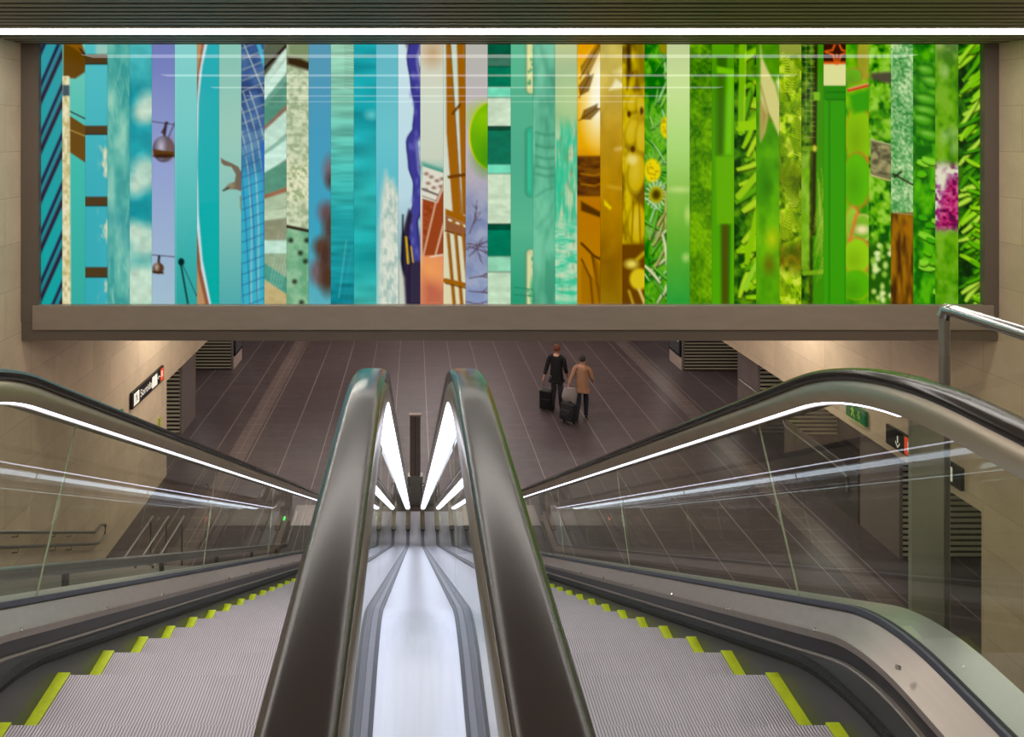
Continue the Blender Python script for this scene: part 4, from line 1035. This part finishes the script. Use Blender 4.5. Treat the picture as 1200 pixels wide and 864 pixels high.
# ------------------------------------------------------------------ people
def human(name, loc, rz, h, label, cols, pose):
    """skeleton grown with a skin modifier; +y is the walking direction"""
    root = empty(name, loc, rz); tag(root, label, 'person')
    k = h/1.75
    def grow(nm, verts, edges, mat, parent=root, sub=2):
        me = bpy.data.meshes.new(nm); me.from_pydata([tuple(c*k for c in v[0]) for v in verts], edges, [])
        o = bpy.data.objects.new(nm, me); COL.objects.link(o)
        sk = o.modifiers.new('Skin','SKIN'); sk.use_smooth_shade = True
        for i,v in enumerate(verts):
            r = v[1] if isinstance(v[1], tuple) else (v[1],v[1])
            me.skin_vertices[0].data[i].radius = (r[0]*k, r[1]*k)
            me.skin_vertices[0].data[i].use_root = (i == 0)
        ss = o.modifiers.new('Sub','SUBSURF'); ss.levels = sub; ss.render_levels = sub
        dg = bpy.context.evaluated_depsgraph_get(); dg.update()
        new = bpy.data.meshes.new_from_object(o.evaluated_get(dg))
        o.modifiers.clear(); o.data = new; new.materials.clear(); new.materials.append(mat)
        new.polygons.foreach_set('use_smooth',[True]*len(new.polygons))
        o.parent = parent
        return o
    P = pose
    V = [((0,0,.95),(.12,.085))]; E = []
    def add(p, r, par): V.append((p,r)); E.append((par,len(V)-1)); return len(V)-1
    a = add((0,.0,1.12),(.13,.10),0); a = add((0,.02,1.32),(.17,.11),a); c = add((0,.03,1.43),(.12,.08),a)
    n_ = add((0,.04,1.50),(.055,.055),c); hd = add((0,.055,1.58),(.07,.08),n_); hd2 = add((0,.06,1.65),(.078,.095),hd); add((0,.05,1.71),(.06,.075),hd2)
    add((0,.155,1.60),(.012,.014),hd)
    for s in (-1,1):
        add((s*.083,.05,1.61),(.010,.018),hd)
        sh = add((s*.185,.02,1.41),.055,c)
        el = add(P['elbow'][s],.042,sh); wr = add(P['wrist'][s],.027,el)
        e = Vector(P['wrist'][s])-Vector(P['elbow'][s]); e.normalize()
        pm = add(tuple(Vector(P['wrist'][s])+e*.06),(.040,.016),wr)
        side = e.cross(Vector((0,1,0))).normalized() if abs(e.y)<.9 else Vector((1,0,0))
        fw = side.cross(e).normalized()
        for q,(off,l) in enumerate([(-.028,.060),(-.010,.074),(.010,.070),(.027,.055)]):
            b0 = Vector(P['wrist'][s])+e*.09+fw*off
            f1 = add(tuple(b0),.009,pm); f2 = add(tuple(b0+e*l*.5+side*.008),.0085,f1); add(tuple(b0+e*l*.85+side*.028),.007,f2)
        th = Vector(P['wrist'][s])+e*.04+fw*.035; f1 = add(tuple(th),.010,pm); add(tuple(th+e*.04+fw*.022),.008,f1)
        hp = add((s*.08,0,.88),.066,0); kn = add(P['knee'][s],.050,hp); ca = add(tuple((Vector(P['knee'][s])*.7+Vector(P['ankle'][s])*.3)),.044,kn)
        an = add(P['ankle'][s],.032,ca); add(tuple(Vector(P['ankle'][s])+Vector((0,.11,-.048))),(.026,.016),an)
    grow('body', V, E, cols['skin'])
    # jacket
    V = [((0,.0,.92),(.190,.145))]; E = []
    a = add((0,.0,1.10),(.165,.13),0); a = add((0,.02,1.32),(.20,.13),a); c = add((0,.03,1.45),(.13,.09),a); add((0,.035,1.50),(.07,.07),c); add((0,0,P['hem']),(.205,.16),0)
    for s in (-1,1):
        sh = add((s*.19,.02,1.40),.075,c); el = add(P['elbow'][s],.060,sh); w = Vector(P['elbow'][s])*.15+Vector(P['wrist'][s])*.85; add(tuple(w),.046,el)
    grow('jacket', V, E, cols['coat'])
    V = [((0,.0,.87),(.115,.085))]; E = []
    for s in (-1,1):
        hp = add((s*.09,0,.84),(.078,.082),0); kn = add(P['knee'][s],.080,hp); an_ = add(tuple(Vector(P['ankle'][s])+Vector((0,0,.05))),.060,kn); add(tuple(Vector(P['ankle'][s])+Vector((0,0,-.035))),.058,an_)
    grow('trousers', V, E, cols['legs'])
    for s in (-1,1):
        A = Vector(P['ankle'][s]); V = [(tuple(A+Vector((0,-.05,-.045))),(.040,.038))]; E = []
        b = add(tuple(A+Vector((0,.06,-.048))),(.044,.034),0); add(tuple(A+Vector((0,.17,-.055))),(.038,.024),b)
        grow('shoe', V, E, cols['shoe'])
    m = MB(); secs = []      # cap of hair over the crown and the back of the head
    for a in range(1, 12):
        t = PI*a/12*.72; z = 1.655+.112*math.cos(t)
        secs.append([(.092*math.sin(t)*math.cos(q)*k, (.028+.108*math.sin(t)*math.sin(q)*(1 if math.sin(q)<0 else .72-.25*(a/12)))*k, z*k) for q in [2*PI*u/18 for u in range(18)]])
    m.loft(secs); hr = m.build('hair', cols['hair'], None, smooth=True); hr.parent = root
    return root
cm = lambda n,c,r=.8: base_mat(n,c,r)
skin = cm('skin',(206,150,124),.5)
walk = {-1:(-.09,.26,.10)}
pA = {'elbow':{-1:(-.25,-.06,1.14),1:(.25,-.02,1.14)}, 'wrist':{-1:(-.30,-.16,.90),1:(.24,.16,.96)},
      'knee':{-1:(-.10,.08,.50),1:(.10,.02,.50)}, 'ankle':{-1:(-.10,-.02,.09),1:(.10,.10,.09)}, 'hem':.79}
human('person', (4.02,19.35,0), math.radians(-28), 1.84, 'person in a black coat and grey trousers walking with a black suitcase',
      dict(skin=skin, coat=cm('black_coat',(16,16,20)), legs=cm('grey_trousers',(84,82,88)), shoe=cm('dark_shoe',(24,22,22),.4), hair=cm('auburn_hair',(120,66,46))), pA)
pB = {'elbow':{-1:(-.28,-.10,1.16),1:(.27,.02,1.14)}, 'wrist':{-1:(-.36,-.24,.94),1:(.26,.20,1.00)},
      'knee':{-1:(-.10,-.02,.50),1:(.10,.10,.51)}, 'ankle':{-1:(-.13,-.26,.10),1:(.10,.06,.09)}, 'hem':.80}
human('person', (4.60,18.75,0), math.radians(-18), 1.72, 'person in a tan jacket and dark jeans pulling a trolley bag',
      dict(skin=skin, coat=cm('tan_jacket',(176,130,100)), legs=cm('dark_jeans',(38,42,54)), shoe=cm('black_shoe',(16,16,18),.4), hair=cm('grey_hair',(66,58,58))), pB)
def trolley(name, loc, rz, w, d, h, mat, label, tilt, hl):
    r = empty(name, loc, rz); tag(r, label, 'suitcase', 'wheeled luggage of the walking pair')
    r.rotation_euler = (tilt, 0, rz)
    def loc_build(m, nm, mt, **k):
        me = m.build(nm, mt, None, **k); me.parent = r; return me
    s = MB().box(-w/2,w/2,-d/2,d/2,.06,h); b = loc_build(s,'shell',mat,bevel=.035)
    loc_build(MB().box(-w*.36,w*.36,-d/2-.03,-d/2+.01,.14,h*.62),'front_pocket',mat,bevel=.012)
    loc_build(MB().tube([(-w*.1,0,h),(-w*.1,0,h+.03),(w*.1,0,h+.03),(w*.1,0,h)],.012,6),'carry_handle',M['black'])
    loc_build(MB().tube([(-w*.3,d*.35,h-.02),(-w*.3,d*.35,h+hl),(w*.3,d*.35,h+hl),(w*.3,d*.35,h-.02)],.009,6),'pull_handle',M['steel'])
    for x in (-w*.4,w*.4):
        loc_build(MB().tube([(x-.015,d*.35,.035),(x+.015,d*.35,.035)],.035,12),'wheel',M['black'])
trolley('suitcase', (3.72,19.28,0), math.radians(-28), .36, .24, .60, cm('black_luggage',(14,14,18),.5), 'black upright suitcase rolling beside the person in black', 0, .38)
trolley('suitcase', (4.10,18.40,0.03), math.radians(-50), .40, .26, .52, cm('charcoal_luggage',(30,30,36),.5), 'dark trolley bag tilted behind the person in tan', math.radians(-16), .48)
# pale bag carried on the arm
bg = empty('shoulder_bag', (4.22,18.55,.45)); tag(bg, 'pale grey soft bag hanging from the arm of the person in tan', 'bag')
m = MB(); secs=[]
for t in range(9):
    q = t/8; w = .14+.07*math.sin(PI*q*.9+.3); d = .05+.04*math.sin(PI*q)
    secs.append([(4.22+w*math.cos(a), 18.60+d*math.sin(a), .48+.42*q) for a in [2*PI*i/14 for i in range(14)]])
m.loft(secs); m.build('bag_body', cm('pale_bag',(168,158,156)), bg, smooth=True)
MB().tube([(4.12,18.60,.89),(4.14,18.61,.98),(4.24,18.62,1.00),(4.30,18.61,.96),(4.32,18.60,.89)],.012,6).build('strap', cm('pale_strap',(140,130,128)), bg, smooth=True)

# ------------------------------------------------------------------ small signal lamps and wall rail in the right bay
pr = rail('wall_handrail', [(8.80,18.5,1.15),(8.80,16.6,1.15),(8.80,16.2,.86),(8.80,14.2,.86),(8.80,13.9,.80),(8.80,13.9,.5)], .022, 'bent steel handrail on the dark bay wall at right')
tag(MB().box(8.84,8.87,13.61,17.64,.0,1.0).build('low_partition', M['stair']), 'low dark partition between the right pillars under a steel rail', 'partition')

# ------------------------------------------------------------------ light
def area(name, loc, rot, sx, sy, w, col=(1,.95,.9)):
    l = bpy.data.lights.new(name,'AREA'); l.shape='RECTANGLE'; l.size=sx; l.size_y=sy; l.energy=w; l.color=col
    o = bpy.data.objects.new(name,l); COL.objects.link(o); o.location=loc; o.rotation_euler=rot; return o
def spot(name, loc, rot, w, ang, col=(1,.9,.78), blend=.4):
    l = bpy.data.lights.new(name,'SPOT'); l.energy=w; l.spot_size=math.radians(ang); l.spot_blend=blend; l.color=col; l.shadow_soft_size=.06
    o = bpy.data.objects.new(name,l); COL.objects.link(o); o.location=loc; o.rotation_euler=rot; return o
def aim(o, t):
    o.rotation_euler = (Vector(t)-Vector(o.location)).to_track_quat('-Z','Y').to_euler()
# recessed linear washers close to the side walls under the hall ceiling, added fill under the shaft ceiling
for sd, x in ((-1,WL),(1,WR)):
    o = area('wall_wash', (x-sd*.55, 14.6, ZC-.01), (0,0,0), .08, 7.6, 235, (1,.92,.81)); aim(o, (x, 14.6, ZC-1.6))
    o = area('wall_wash', (x-sd*.55, 23, ZC-.01), (0,0,0), .08, 7.6, 150, (1,.92,.81)); aim(o, (x, 23, ZC-1.6))
    o = area('wall_wash', (x-sd*1.7, 4.5, CEIL-.03), (0,0,0), .1, 8, 210, (1,.92,.81)); aim(o, (x, 4.5, CEIL-4))  # added light, set off the wall to brighten the shaft walls evenly
for sd, x in ((-1,WL-1.2),(1,WR+1.2)):
    for y in (11.2, 15.8, 20.6, 25.5):
        if sd < 0 and y < 15: continue
        area('bay_fill', (x, y, ZH+.08), (0,0,0), .9, .12, 16 if y > 15 else 7, (1,.93,.84))  # added fill that brightens the louvres, not a fixture of the bays
w = bpy.data.worlds.new('World'); S.world = w; w.use_nodes = True
w.node_tree.nodes['Background'].inputs[0].default_value = (.05,.05,.05,1)

# ------------------------------------------------------------------ camera (24 mm shift lens held level)
cd = bpy.data.cameras.new('camera'); cam = bpy.data.objects.new('camera', cd); COL.objects.link(cam)
cam.location = (0,0,EYE); cam.rotation_euler = (PI/2,0,0)
cd.sensor_width = 36; cd.lens = 24; cd.clip_start = .05
cd.shift_x = (600-486)/1200; cd.shift_y = -(432-162)/1200
S.camera = cam
S.view_settings.view_transform = 'Standard'; S.view_settings.look = 'None'
S.view_settings.gamma = 1; S.view_settings.exposure = 0; S.view_settings.use_curve_mapping = False
S.cycles.use_denoising = True
S.cycles.transparent_max_bounces = 24
S.cycles.max_bounces = 12; S.cycles.glossy_bounces = 8; S.cycles.diffuse_bounces = 5
S.cycles.sample_clamp_indirect = 8
